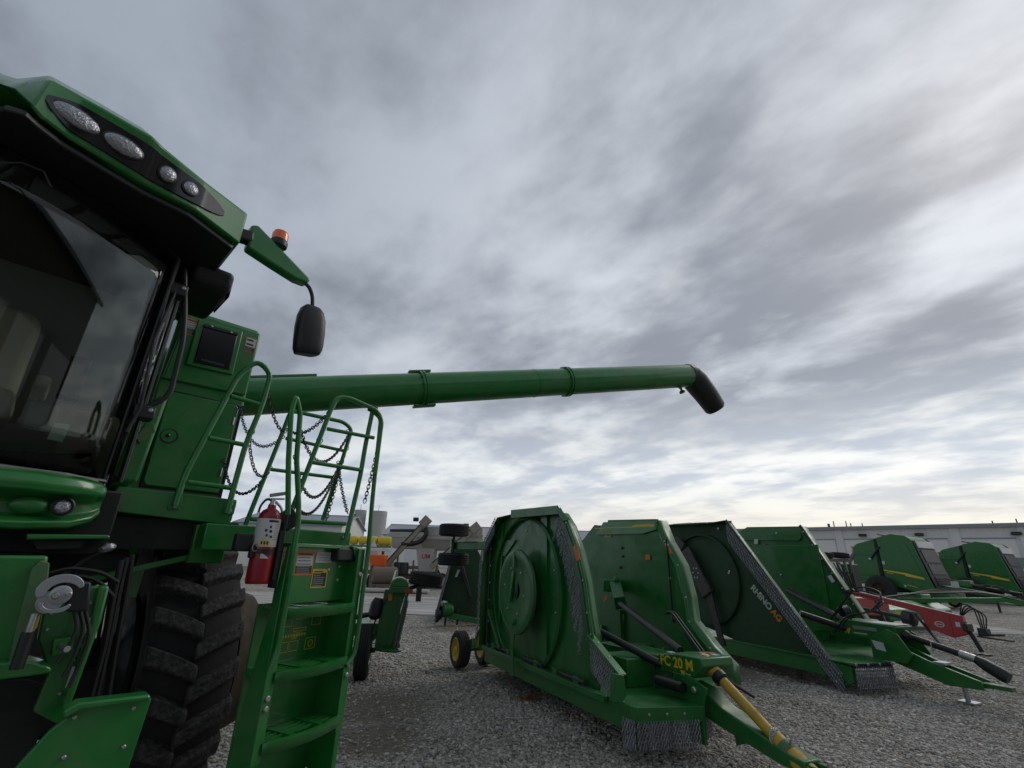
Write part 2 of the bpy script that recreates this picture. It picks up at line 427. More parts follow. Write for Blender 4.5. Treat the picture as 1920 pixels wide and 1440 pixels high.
GX, GY = np.meshgrid(gx, gy); GZ = ghz(GX, GY)
gv = np.stack([GX.ravel(), GY.ravel(), GZ.ravel()], 1).tolist(); W_ = len(gx)
gf = [(j*W_+i, j*W_+i+1, (j+1)*W_+i+1, (j+1)*W_+i) for j in range(len(gy)-1) for i in range(W_-1)]
gm = bpy.data.meshes.new('gravel_yard'); gm.from_pydata(gv, [], gf); gm.materials.append(MAT['gravel'])
go = link('gravel_yard', gm, smooth=180); go['kind'] = 'structure'

# loose crushed stone lying on the yard
def stone_material():
    m = bpy.data.materials.new('crushed_stone'); m.use_nodes = True; nt = m.node_tree; b = nt.nodes['Principled BSDF']
    b.inputs['Roughness'].default_value = .9
    at = nt.nodes.new('ShaderNodeAttribute'); at.attribute_name = 'tone'
    r = nt.nodes.new('ShaderNodeValToRGB'); e = r.color_ramp.elements
    e[0].color = (.15, .138, .122, 1); e[1].color = (.66, .64, .60, 1)
    for p_, c_ in ((.3, (.31, .288, .257)), (.55, (.44, .414, .376)), (.61, (.39, .325, .26)), (.67, (.48, .455, .417)), (.88, (.59, .565, .525))):
        q = e.new(p_); q.color = (*c_, 1)
    nt.links.new(at.outputs['Fac'], r.inputs[0]); nt.links.new(r.outputs[0], b.inputs['Base Color']); MAT['crushed_stone'] = m
stone_material()
def ico():
    p = (1+5**.5)/2
    V = np.array([(-1,p,0),(1,p,0),(-1,-p,0),(1,-p,0),(0,-1,p),(0,1,p),(0,-1,-p),(0,1,-p),(p,0,-1),(p,0,1),(-p,0,-1),(-p,0,1)], float)
    F = [(0,11,5),(0,5,1),(0,1,7),(0,7,10),(0,10,11),(1,5,9),(5,11,4),(11,10,2),(10,7,6),(7,1,8),(3,9,4),(3,4,2),(3,2,6),(3,6,8),(3,8,9),(4,9,5),(2,4,11),(6,2,10),(8,6,7),(9,8,1)]
    return V/np.linalg.norm(V[0]), np.array(F)
def stones(name, n, y0, y1, rmin, rmax, label):
    IV, IF = ico()
    u_ = rng.random(n); y = np.sqrt(y0**2 + u_*(y1**2-y0**2)); x = y*rng.uniform(-.52, 1.2, n)
    keep = np.ones(n, bool)
    for (px, py, pr) in DIRT:
        d = np.hypot(x-px, y-py); keep &= ~((d < pr) & (rng.random(n) > .12 + .6*(d/pr)**2))
    x, y = x[keep], y[keep]; n = len(x)
    r = rmin*(rmax/rmin)**(rng.random(n)**1.6)
    tm = np.stack([IV*rng.uniform(.62, 1.2, (12, 1)) for _ in range(12)])
    ti = rng.integers(0, 12, n)
    ang = rng.uniform(0, 2*np.pi, n); c, s_ = np.cos(ang), np.sin(ang)
    V = tm[ti]*np.stack([rng.uniform(.8, 1.35, n), rng.uniform(.7, 1.0, n), rng.uniform(.45, .75, n)], 1)[:, None, :]
    tilt = rng.normal(0, .35, n); V2 = V.copy()
    V2[..., 1] = V[..., 1]*np.cos(tilt)[:, None]-V[..., 2]*np.sin(tilt)[:, None]; V2[..., 2] = V[..., 1]*np.sin(tilt)[:, None]+V[..., 2]*np.cos(tilt)[:, None]
    X = V2[..., 0]*c[:, None]-V2[..., 1]*s_[:, None]; Y = V2[..., 0]*s_[:, None]+V2[..., 1]*c[:, None]
    Vv = np.stack([X, Y, V2[..., 2]], -1)*r[:, None, None] + np.stack([x, y, ghz(x, y)+r*.22], 1)[:, None, :]
    me = bpy.data.meshes.new(name); nv = n*12; nf = n*20
    me.vertices.add(nv); me.vertices.foreach_set('co', Vv.reshape(-1))
    me.loops.add(nf*3); me.loops.foreach_set('vertex_index', (IF[None]+12*np.arange(n)[:, None, None]).reshape(-1).astype(np.int32))
    me.polygons.add(nf); me.polygons.foreach_set('loop_start', (np.arange(nf)*3).astype(np.int32))
    me.update(calc_edges=True)
    a = me.attributes.new('tone', 'FLOAT', 'POINT'); a.data.foreach_set('value', np.repeat(np.clip(rng.normal(.55, .19, n) + .10*np.sin(x*1.1+.6*y)*np.sin(y*1.7-x*.4), 0, 1), 12).astype(np.float32))
    me.materials.append(MAT['crushed_stone'])
    o = bpy.data.objects.new(name, me); col.objects.link(o); o['kind'] = 'stuff'
    return tag(o, label, 'gravel')
stones('loose_stones', 78000, 3.0, 8.5, .008, .027, 'loose grey crushed stones covering the near part of the yard')
stones('loose_stones', 32000, 8.5, 16, .013, .036, 'loose grey crushed stones farther out around the parked mowers')

# paler packed track crossing the yard
def blob_sheet(name, pts, z, material):
    mb = MB(); mb.add([(x, y, z) for x, y in pts], [tuple(range(len(pts)))]); o = mb.build(name, material, smooth=0); o['kind'] = 'structure'; return o
def road_material():
    m = bpy.data.materials['road_gravel']; nt = m.node_tree; b = nt.nodes['Principled BSDF']
    tcn = nt.nodes.new('ShaderNodeTexCoord'); mp_ = nt.nodes.new('ShaderNodeMapping'); mp_.inputs['Scale'].default_value = (.25, 2.2, 1); mp_.inputs['Rotation'].default_value = (0, 0, R(-8))
    n = nt.nodes.new('ShaderNodeTexNoise'); n.inputs['Scale'].default_value = 1.6; n.inputs['Detail'].default_value = 7
    r = nt.nodes.new('ShaderNodeValToRGB'); r.color_ramp.elements[0].position = .35; r.color_ramp.elements[0].color = (.17, .16, .145, 1)
    r.color_ramp.elements[1].position = .62; r.color_ramp.elements[1].color = (.46, .44, .41, 1)
    nt.links.new(tcn.outputs['Object'], mp_.inputs[0]); nt.links.new(mp_.outputs[0], n.inputs['Vector']); nt.links.new(n.outputs['Fac'], r.inputs[0]); nt.links.new(r.outputs[0], b.inputs['Base Color'])
road_material()
rp = []
for i in range(40):
    x = -34 + i*1.3; rp.append((x, 16.2 + .18*math.sin(i*1.7) + .05*x*-.6))
for i in range(40)[::-1]:
    x = -34 + i*1.3; rp.append((x, 23.0 + .4*math.sin(i*1.1) + .05*x*-.6))
blob_sheet('packed_track', rp, .004, 'road_gravel')

# tuft of rust-brown dead grass near the first mower
def tuft(loc, n, h, label):
    mb = MB()
    for _ in range(n):
        a = random.uniform(0, 6.28); r = random.uniform(0, .10); x, y = loc[0]+r*1.6*math.cos(a), loc[1]+r*math.sin(a)
        l = h*random.uniform(.4, 1); dx, dy = random.uniform(-.05, .05), random.uniform(-.04, .04); w = .004
        mb.add([(x-w, y, 0), (x+w, y, 0), (x+dx*.5+w*.6, y+dy*.5, l*.6), (x+dx*.5-w*.6, y+dy*.5, l*.6), (x+dx*1.4, y+dy*1.4, l*.85)], [(0, 1, 2, 3), (3, 2, 4)])
    return tag(mb.build('grass_tuft', 'dry_grass', smooth=0), label, 'grass')
tg = [(0.345,7.15,0)][0]
tuft(tg, 120, .07, 'small rust-brown tuft of dead grass on the gravel before the first mower')

# ================================================================== COMBINE HARVESTER (front-left corner)
C_ANG = math.atan2(.712, .702)
CO = Vector((-1.62, 3.7, 0))
comb = thing('combine_harvester', 'large green combine harvester with dark cab glass, ladder and unloading tube swung out', 'combine', CO, C_ANG)
M_C = (Matrix.Translation(CO) @ Matrix.Rotation(C_ANG, 4, 'Z')).inverted()
def w2c(p): return M_C @ Vector(p)

def decal(name, parent, o, xd, yd, w, h, rows, border='orange_decal', lift=.0012):
    """thin printed plate: border, then rows of (height fraction, material, strokes material or None, stroke count)"""
    x = Vector(xd).normalized(); y = Vector(yd); y = (y-x*y.dot(x)).normalized(); z = x.cross(y); o = Vector(o)
    mats = [border]; mb = MB()
    def plate(u0, u1, v0, v1, d, m):
        if m not in mats: mats.append(m)
        mb.mat(mats.index(m)); mb.prism([o+x*u0+y*v0+z*.0004, o+x*u1+y*v0+z*.0004, o+x*u1+y*v1+z*.0004, o+x*u0+y*v1+z*.0004], z*d)
    plate(0, w, 0, h, lift, border)
    b = w*.05; top = h-b; H_ = h-2*b
    for fr, m, sm, k in rows:
        bot = top-H_*fr; plate(b, w-b, bot+H_*.008, top, lift+.0006, m)
        if sm:
            for i in range(k):
                v0 = bot+(top-bot)*(i+.3)/k; random.seed(int(abs(o.x*1000))+i*7); l = random.uniform(.55, .98)
                plate(b*2, b*2+(w-4*b)*l, v0, v0+(top-bot)*.42/k, lift+.0011, sm)
        top = bot
    return mb.build(name, mats, parent, smooth=0)
WARN = [(.16, 'orange_decal', 'black_decal', 1), (.46, 'white_decal', 'grey_decal', 3), (.38, 'black_decal', 'grey_decal', 4)]
CAUT = [(.16, 'yellow_decal', 'black_decal', 1), (.84, 'black_decal', 'grey_decal', 7)]

# ---- front wheel
tyre = MB().lathe([(.50,-.20),(.60,-.255),(.74,-.272),(.805,-.262),(.832,-.20),(.842,0),(.832,.20),(.805,.262),(.74,.272),(.60,.255),(.50,.20)], (0,0,0), (1,0,0), 64, caps=False).build('front_tyre', 'rubber', comb, smooth=50)
tyre.location = (-.43, .90, .90)
def lug_mesh(sgn):
    mb = MB(); rings = []
    for k in range(7):
        s_ = k/6; x = sgn*(-.015 + .285*s_); ph = -.06 + .155*s_**.9; w = .046 + .008*s_; Rr = .898 - .030*s_**2
        lo = .815 - .03*s_**3; ring = []
        for (r_, dw) in ((lo, 1.35), (Rr, .95), (Rr, -.95), (lo, -1.35)):
            p = ph + dw*w/.9; ring.append((x, -math.cos(p)*r_, math.sin(p)*r_))
        rings.append(ring if sgn > 0 else ring[::-1])
    mb.loft(rings); return mb
lugs = []
for sgn in (1, -1):
    base = None
    for k in range(23):
        a = 2*math.pi*(k + (.5 if sgn < 0 else 0))/23
        if base is None:
            base = lug_mesh(sgn).build('tread_lug', 'lug_rubber', tyre, bevel=.008); o = base
        else: o = copy_of(base, tyre)
        o.rotation_euler = (a, 0, 0)
mb = MB().lathe([(.16,-.24),(.40,-.18),(.50,-.20),(.505,.0),(.44,.04),(.2,.06)], (-.43,.9,.9), (1,0,0), 40); mb.build('wheel_rim', 'shaded_yellow', comb)
mb = MB().lathe([(.53,-.13),(.55,-.12),(.52,-.08),(.49,-.02),(.46,.06),(.30,.08),(.22,.10),(.10,.11)], (.05,.9,.9), (1,0,0), 48); mb.build('dual_wheel_rim', 'shaded_yellow', comb)
MB().box(-2.9,-.72,.62,1.2,.60,.98).build('front_axle', 'dark_frame', comb, bevel=.03)
MB().lathe([(.16,-.12),(.20,-.08),(.22,.06),(.46,.075),(.49,.09),(.49,.12)], (-.80,.9,.90), (1,0,0), 24).build('rim_shade_flange', 'dark_frame', comb)  # wide dark flange covers the rim, standing in for deep shade there

# ---- chassis and body behind
MB().box(-2.9,-.30,.22,.80,1.70,1.90).build('chassis_beam', 'dark_frame', comb, bevel=.01)
MB().box(-3.0,-.55,1.3,6.2,1.62,3.2).build('separator_body', 'green_paint', comb, bevel=.03)
MB().box(-3.2,-.40,1.75,4.9,2.6,3.62).build('grain_tank', 'green_paint', comb, bevel=.05)
rw = MB().lathe([(.30,-.20),(.55,-.24),(.66,-.20),(.68,0),(.66,.20),(.55,.24),(.30,.20)], (-.75,5.6,.68), (1,0,0), 40, caps=False).build('rear_tyre', 'rubber', comb, smooth=50)
MB().lathe([(.10,-.1),(.30,-.05),(.31,.2),(.24,.14),(.1,.12)], (-.75,5.6,.68), (1,0,0), 24).build('rear_wheel_rim', 'yellow_paint', comb)

# ---- skirt plate in front of the cab platform
sk = MB().prism([(-1.106,0,1.905),(-.434,0,1.868),(-.42,0,1.90),(-.415,0,2.04),(-1.085,0,2.052)], (0,.05,0)).build('platform_skirt', 'green_paint', comb, bevel=.006)
for x in (-.776, -.452):
    MB().box(x-.035,x+.035,-.008,0,1.94,2.03).build('rail_bracket', 'green_paint', sk, bevel=.004)
    for z in (1.962, 2.005): MB().bolt((x, -.008, z), (0,-1,0), .016, .016).build('bolt', 'steel', sk)
MB().box(-1.05,-.40,.05,1.0,1.99,2.02).build('platform_floor', 'green_paint', comb)
MB().box(-1.05,-.40,.06,.20,1.70,1.88).build('platform_underframe', 'dark_frame', comb)
ub = MB().box(-.62,-.42,.0,.06,1.62,1.86).build('pivot_housing', 'green_paint', comb, bevel=.008)
MB().lathe([(.03,0),(.03,.012),(.014,.014),(.014,.02)], (-.56,0,1.80), (0,-1,0), 14).build('pivot_pin', 'steel', ub)

# ---- tank front wall with access door
tw = MB().prism([(-.955,.95,1.97),(-.27,.95,1.97),(-.262,.95,3.02),(-.262,.95,3.69),(-.29,.95,3.735),(-.88,.95,3.73),(-.93,.95,3.66),(-.945,.95,3.0)], (0,.9,0)).build('tank_front_wall', 'green_paint', comb, bevel=.025, seg=3)
mb = MB().prism([(-.93,.95,3.06),(-.27,.95,3.10),(-.27,.925,3.12),(-.93,.925,3.09)], (0,.0,.6)); 
MB().prism([(-.925,.952,3.04),(-.275,.952,3.06),(-.275,.952,3.70),(-.885,.952,3.70)], (0,-.028,0)).build('upper_panel', 'green_paint', tw, bevel=.02, seg=3)
MB().box(-.86,-.29,.937,.952,2.15,2.965).build('door_seal', 'black_plastic', tw, bevel=.012)
dr = MB().prism([(-.845,.938,2.20),(-.82,.938,2.168),(-.318,.938,2.163),(-.302,.938,2.19),(-.305,.938,2.92),(-.33,.938,2.95),(-.82,.938,2.945),(-.845,.938,2.91)], (0,-.014,0)).build('access_door', 'green_paint', tw, bevel=.008)
mb = MB().lathe([(.062,0),(.062,.006)], (-.762,.926,2.575), (0,-1,0), 24); ml = mb.build('latch_recess', 'black_plastic', tw)
MB().lathe([(.052,0),(.052,.009),(.04,.010)], (-.768,.926,2.575), (0,-1,0), 24).build('latch_plate', 'green_paint', tw)
MB().ellip((-.775,.914,2.575), ((.014,0,.01),(0,.006,0),(-.008,0,.014)), 8, 5).build('latch', 'black_gloss', tw)
for z in (2.34, 2.80): MB().lathe([(.008,-.035),(.008,.035)], (-.325,.922,z), (0,0,1), 8).build('hinge', 'steel', tw)
MB().box(-.285,-.272,.935,.95,2.0,2.96).build('side_groove', 'black_plastic', tw)
MB().prism([(-.80,.924,3.20),(-.425,.924,3.215),(-.43,.924,3.655),(-.80,.924,3.64)], (0,-.022,0)).build('window_surround', 'green_paint', tw, bevel=.015, seg=3)
wn = MB().prism([(-.745,.904,3.235),(-.465,.904,3.25),(-.47,.904,3.62),(-.75,.904,3.605)], (0,-.012,0)).build('inspection_window', 'black_gloss', tw, bevel=.008)
MB().prism([(-.75,.892,3.575),(-.47,.892,3.59),(-.47,.892,3.62),(-.75,.892,3.605)], (0,-.012,0)).build('window_clamp', 'black_plastic', tw, bevel=.004)
for x in (-.69, -.53): MB().bolt((x,.880,3.60), (0,-1,0), .010, .008).build('bolt', 'steel', tw)
MB().box(-.70,-.52,.886,.893,3.262,3.285).build('window_lip', 'black_plastic', tw)
decal('warning_decal', tw, (-.895,.9235,3.475), (1,0,.01), (-.02,0,1), .115, .155, WARN)
decal('warning_decal', tw, (-.385,.9235,3.475), (1,0,.01), (-.02,0,1), .092, .150, [(.62,'white_decal','black_decal',2),(.38,'black_decal','grey_decal',3)])
MB().prism([(-0.948,0.55,2.811),(-0.892,0.55,2.809),(-0.926,0.55,2.141),(-1.06,0.55,2.123),(-1.054,0.55,2.331),(-1.012,0.55,2.537)], (0,.38,0)).build('cab_corner_panel', 'green_paint', comb, bevel=.025, seg=3)
MB().prism([(-0.991,0.52,2.536),(-0.943,0.52,2.579),(-0.914,0.52,2.512),(-0.985,0.52,2.41),(-1.02,0.52,2.45)], (0,.03,0)).build('corner_reflector', 'worn_paint', comb, bevel=.004)

# ---- headlight console below the windscreen
prof = [(-.40,2.055),(-.50,2.03),(-.525,1.985),(-.515,1.945),(-.44,1.925),(-.40,1.90),(-.40,1.835),(-.49,1.80),(-.48,1.765),(-.33,1.755),(-.25,1.80),(-.25,2.05)]
rings = []
for x, sc in ((-3.0,1),(-1.9,1),(-1.45,.97),(-1.28,.86),(-1.20,.66),(-1.165,.42)):
    rings.append([(x, -.25+(y+.25)*sc*1.0 + (.02 if sc < .9 else 0), 1.965+(z-1.965)*(sc**.8)) for y, z in prof])
cs = MB().loft(rings).build('headlight_console', 'green_paint', comb, smooth=40, bevel=.008)
MB().ellip((-1.445,-.425,1.882), ((.075,0,0),(0,0,.042),(0,.03,0))).build('lamp_blank', 'green_paint', cs)
hl = MB().lathe([(.042,-.02),(.046,.02),(.040,.024),(.036,.012)], (-1.325,-.43,1.885), (0,-1,.1), 24); hl.build('headlight_bezel', 'black_plastic', cs)
MB().ellip((-1.325,-.438,1.885), ((.036,0,0),(0,.004,.036),(0,.014,0))).build('headlight_lens', 'lens', cs)
MB().prism([(-1.418,-0.45,1.75),(-1.109,-0.45,1.761),(-1.1,-0.45,1.743),(-1.411,-0.45,1.723)], (0,.25,0)).build('cab_step_bar', 'green_paint', comb, bevel=.006)
MB().prism([(-1.391,-0.42,1.722),(-1.194,-0.42,1.729),(-1.205,-0.42,1.692),(-1.361,-0.42,1.682)], (0,.2,0)).build('cab_underside', 'dark_frame', comb)
mb = MB().ellip([(-1.092,-0.35,1.698)][0], ((.040,0,.012),(-.008,0,.024),(0,.02,0))); mb.build('round_mirror', 'lens', comb)
MB().tube([(-1.098,-0.32,1.69),(-1.16,-0.32,1.635),(-1.226,-0.32,1.57),(-1.253,-0.32,1.484)], .012, 8).build('mirror_stalk', 'hose', comb)
MB().box(-3.0,-1.08,-.25,.9,1.66,2.0).build('cab_base', 'dark_frame', comb, bevel=.01)

# ---- cab: windscreen, pillars, roof
XC = -2.45
def wy(x, z):      # plan curve of the windscreen
    s_ = min(1, abs((x-XC)/1.28)); return -.62 + .42*s_**1.9 + .045*(3.6-z)
def ztop(x): return 3.69 - .12*min(1, abs((x-XC)/1.28))**3
n = 26; ws = MB()
xs = [XC-1.28+2.56*i/n for i in range(n+1)]
rows = []
for k in range(7):
    rows.append([(x, wy(x, 2.05+(ztop(x)-2.05)*k/6), 2.05+(ztop(x)-2.05)*k/6) for x in xs])
ws.loft(rows, closed=False)
wsc = ws.build('windscreen', 'cab_glass', comb, smooth=80)
sm_ = wsc.modifiers.new('Solidify', 'SOLIDIFY'); sm_.thickness = .006
MB().tube([(x, wy(x,2.06)-.004, 2.055) for x in xs], .016, 8).build('windscreen_seal', 'black_plastic', wsc)
for s_ in (1, -1):
    x = XC+s_*1.28; MB().tube([(x, wy(x, z), z) for z in (2.05,2.5,3.0,3.56)], .014, 8).build('pillar_seal', 'black_plastic', wsc)
# corner and side glass
def sheet(name, pts, material, parent, th=.006):
    mb_ = MB(); mb_.loft(pts, closed=False); o = mb_.build(name, material, parent, smooth=80); m_ = o.modifiers.new('Solidify', 'SOLIDIFY'); m_.thickness = th; return o
arc = [(-1.165,-.195),(-1.135,-.15),(-1.105,-.07),(-1.09,.02)]
sheet('corner_window', [[(x, y+.03, 2.10) for x, y in arc], [(x, y, 3.52) for x, y in arc]], 'cab_glass', comb)
sheet('door_window', [[(-1.085,.06,2.12),(-1.085,.86,2.12)], [(-1.085,.05,3.52),(-1.085,.86,3.52)]], 'cab_glass', comb)
MB().tube([(-1.085,.035,2.08),(-1.085,.03,3.54)], .018, 8).build('door_pillar', 'black_plastic', comb)
MB().obox((-1.10,.90,2.0), (-1.10,.90,3.6), .10, .10, (1,0,0)).build('rear_pillar', 'black_plastic', comb)
MB().box(-3.78,-1.12,.90,.96,2.0,3.62).build('cab_rear_wall', 'cab_grey', comb)
MB().box(-3.80,-3.74,-.1,.92,2.0,3.6).build('cab_right_wall', 'cab_grey', comb)
MB().prism([(-3.72,-.20,2.02),(-3.0,-.46,2.02),(-2.04,-.50,2.02),(-1.35,-.36,2.02),(-1.16,-.12,2.02),(-1.12,.9,2.02),(-3.72,.9,2.02)], (0,0,.04)).build('cab_floor', 'cab_grey', comb)
# interior
st = MB().box(-2.3,-1.66,.15,.62,2.36,2.56).build('operator_seat', 'seat_fabric', comb, bevel=.06, seg=3)
MB().prism([(-2.28,.52,2.54),(-1.68,.52,2.54),(-1.70,.66,3.16),(-1.78,.68,3.22),(-2.18,.68,3.22),(-2.26,.66,3.16)], (0,.14,.0)).build('seat_back', 'seat_fabric', st, bevel=.05, seg=3)
MB().box(-1.62,-1.54,.10,.55,2.58,2.66).build('armrest', 'seat_fabric', st, bevel=.03, seg=3)
MB().box(-2.2,-1.76,.2,.58,2.06,2.36).build('seat_base', 'black_plastic', st, bevel=.02)
MB().prism([(-1.60,-.05,2.30),(-1.60,.60,2.42),(-1.60,.60,2.52),(-1.60,-.05,2.46)], (.14,0,0)).build('control_console', 'cab_grey', comb, bevel=.02)
MB().box(-1.50,-1.40,-.10,-.02,2.50,2.76).build('display_screen', 'black_gloss', comb, bevel=.01)
MB().box(-1.42,-1.14,.35,.85,2.06,2.55).build('instructor_seat', 'seat_fabric', comb, bevel=.05, seg=3)
MB().tube([(-2.0+.19*math.cos(a), -.12+.10*math.sin(a), 2.72+.16*math.sin(a)) for a in np.linspace(0, 2*math.pi, 24, endpoint=False)], .014, 8, closed=True).build('steering_wheel', 'black_plastic', comb)
MB().tube([(-2.0,-.30,2.06),(-2.0,-.12,2.70)], .04, 10).build('steering_column', 'black_plastic', comb)
pp = [(-1.464,-0.31,2.319),(-1.399,-0.31,2.327),(-1.408,-0.31,2.225),(-1.472,-0.31,2.227)]
MB().prism([(p[0], wy(p[0], p[2])+.014, p[2]) for p in pp], (0,-.002,0)).build('paper_note', 'paper', wsc, smooth=0)
MB().tube([(-2.016,-0.66,3.446),(-1.939,-0.66,3.508),(-1.857,-0.66,3.51),(-1.808,-0.66,3.439)], .006, 6).build('wiper_arm', 'black_plastic', wsc)

# roof
half_up = [(-2.45,-.69),(-2.128,-.69),(-2.075,-.71),(-1.945,-.868),(-1.725,-.855),(-1.514,-.833),(-1.454,-.789),(-1.19,-.658),(-.913,-.543)]
half_lo = [(-2.45,-.76,3.80),(-2.10,-.78,3.80),(-2.03,-.90,3.73),(-1.96,-.93,3.67),(-1.912,-.884,3.66),(-1.815,-.821,3.66),(-1.458,-.715,3.66),(-1.217,-.695,3.66),(-.913,-.535,3.66)]
def at_x(P, x):
    for a, b in zip(P[:-1], P[1:]):
        if a[0]-1e-6 <= x <= b[0]+1e-6:
            k = (x-a[0])/(b[0]-a[0]); return [a[i]*(1-k)+b[i]*k for i in range(1, len(a))]
gxs = sorted({p_[0] for p_ in half_up} | {p_[0] for p_ in half_lo} | set(np.linspace(-1.9,-.95,16).round(4).tolist()))
hu = [(x, at_x(half_up,x)[0], 3.90) for x in gxs]; hl_ = [(x, *at_x(half_lo,x)) for x in gxs]
UP = [(-4.9-p_[0], p_[1], p_[2]) for p_ in hu[:0:-1]] + hu
LO = [(-4.9-p_[0], p_[1], p_[2]) for p_ in hl_[:0:-1]] + hl_
TOPI = [(XC+(p[0]-XC)*.93, p[1]+.14, 4.03) for p in UP]
back = lambda P, z, k=1.0: [(P[-1][0], 1.15, z), (P[0][0], 1.15, z)]
rf = MB()
r0 = LO + back(LO, 3.66); r1 = UP + back(UP, 3.90); r2 = TOPI + [(TOPI[-1][0], 1.05, 4.03), (TOPI[0][0], 1.05, 4.03)]
rf.loft([r0, r1, r2]); roof = rf.build('cab_roof', 'green_paint', comb, bevel=.012, seg=2, smooth=30)
sof = MB().prism([(p[0]*.985+XC*.015, p[1]+.035, 3.652) for p in LO] + [(LO[-1][0]-.03, 1.1, 3.652), (LO[0][0]+.03, 1.1, 3.652)], (0,0,-.035)); sof.build('roof_soffit', 'black_plastic', roof, bevel=.008)
def on_face(x, t_):     # point on the visor face at x, t from lower to upper edge
    def ip(P):
        for a, b in zip(P[:-1], P[1:]):
            if a[0] <= x <= b[0]:
                k = (x-a[0])/(b[0]-a[0]); return Vector(a)*(1-k)+Vector(b)*k
    return ip(LO)*(1-t_)+ip(UP)*t_
def face_n(x):
    a = on_face(x+.06,.5)-on_face(x-.06,.5); b = on_face(x,.9)-on_face(x,.1); n_ = a.cross(b).normalized()
    return n_ if n_.y < 0 else -n_
hx = np.linspace(-1.93,-1.06,40); r_a = []; r_b = []
for i, x in enumerate(hx):
    e = min(1, (i+.3)/5, (39-i+.3)/8); nn_ = face_n(max(-1.84,min(-1.0,x))); h_ = .33*math.sqrt(e)
    r_a.append(on_face(x,.47-h_)+nn_*.010); r_b.append(on_face(x,.47+h_*1.0)+nn_*.010)
mbh = MB().loft([[p-Vector((0,-.03,0)) for p in r_a], r_a, r_b, [p-Vector((0,-.03,0)) for p in r_b]], closed=False)
mbh.build('light_housing', 'black_gloss', roof, smooth=60)
for x, a_, b_ in ((-1.815,.098,.048),(-1.615,.088,.046),(-1.40,.043,.045),(-1.275,.041,.043)):
    c_ = on_face(x,.47)+face_n(x)*.010; nn_ = face_n(x); tx = (on_face(x+.05,.47)-on_face(x-.05,.47)).normalized(); ty = nn_.cross(tx)
    MB().ellip(c_+nn_*.004, (tx*(a_+.008), ty*(b_+.008), nn_*.012), 24, 8).build('work_light_bezel', 'black_plastic', roof)
    MB().ellip(c_+nn_*.008, (tx*a_, ty*b_, nn_*.016), 24, 8).build('work_light_lens', 'lens', roof)
MB().prism([(-1.07,-.12,3.66),(-1.07,-.08,3.53),(-1.07,.04,3.47),(-1.07,.55,3.49),(-1.07,.62,3.66)], (.27,0,0)).build('roof_side_fairing', 'black_plastic', comb, bevel=.04, seg=3)
MB().box(-.80,-.79,-.02,.35,3.50,3.62).build('fairing_trim', 'black_gloss', comb, bevel=.004)

# mirror arm, beacon, mirror
ar = MB().prism([(-0.836,-0.34,3.972),(-0.792,-0.34,3.998),(-0.341,-0.34,3.739),(-0.363,-0.34,3.694),(-0.45,-0.34,3.69),(-0.622,-0.34,3.728),(-0.825,-0.34,3.779)], (0,.10,0)).build('mirror_arm', 'green_paint', comb, bevel=.018, seg=3)
MB().obox((-.93,-.30,3.86), (-.80,-.30,3.88), .09, .09).build('arm_pivot', 'black_plastic', ar, bevel=.015)
bc = [(-0.617,-0.29,3.959),(-0.666,-0.29,4.041)]
bz = Vector(bc[0]); 
MB().lathe([(.062,0),(.065,.035),(.058,.05)], bz-Vector((0,0,.035)), (0,0,1), 20).build('beacon_base', 'black_plastic', ar)
MB().lathe([(.058,0),(.060,.05),(.052,.075),(.02,.085)], bz+Vector((0,0,.015)), (0,0,1), 20).build('beacon_lens', 'amber_lens', ar)
MB().tube(round_path([(-0.388,-0.3,3.713),(-0.332,-0.3,3.691),(-0.294,-0.3,3.625),(-0.274,-0.3,3.513)], .03), .015, 10).build('mirror_stem', 'hose', comb)
mr = []
mc = Vector((-.262,-.30,3.33))
for z, sx_, sy_ in ((.205,.03,.025),(.195,.062,.045),(.165,.088,.06),(.10,.106,.07),(0,.112,.072),(-.10,.110,.07),(-.16,.104,.065),(-.195,.092,.055),(-.20,.086,.05)):
    off = .075*(0-z)*.9
    mr.append([(mc.x+off+sx_*math.copysign(abs(math.cos(a))**.6, math.cos(a)), mc.y+sy_*math.copysign(abs(math.sin(a))**.7, math.sin(a)), mc.z+z + (.02*math.cos(a) if z < -.15 else 0)) for a in np.linspace(0, 2*math.pi, 24, endpoint=False)])
MB().loft(mr[::-1]).build('rear_view_mirror', 'black_plastic', comb, smooth=50)
# door grab rail and hinges
MB().tube(round_path([(-1.114,-0.12,3.539),(-1.035,-0.12,3.213),(-1.002,-0.12,3.022),(-0.986,-0.12,2.662),(-1.019,-0.12,2.591),(-1.082,-0.12,2.539)], .06), .016, 10).build('door_grab_rail', 'black_plastic', comb)
for (x, z) in ((-1.115,3.36),(-1.09,2.50)):
    hb = MB().box(x-.06,x+.05,-.20,-.09,z-.055,z+.03).build('door_hinge', 'black_plastic', comb, bevel=.012)
    MB().bolt((x+.02,-.20,z), (0,-1,0), .014, .012).build('bolt', 'steel', hb)
MB().tube([(-1.15,-.19,2.35),(-1.12,-.20,2.5),(-1.16,-.20,2.95),(-1.13,-.19,3.34)], .010, 8).build('door_cable', 'hose', comb)

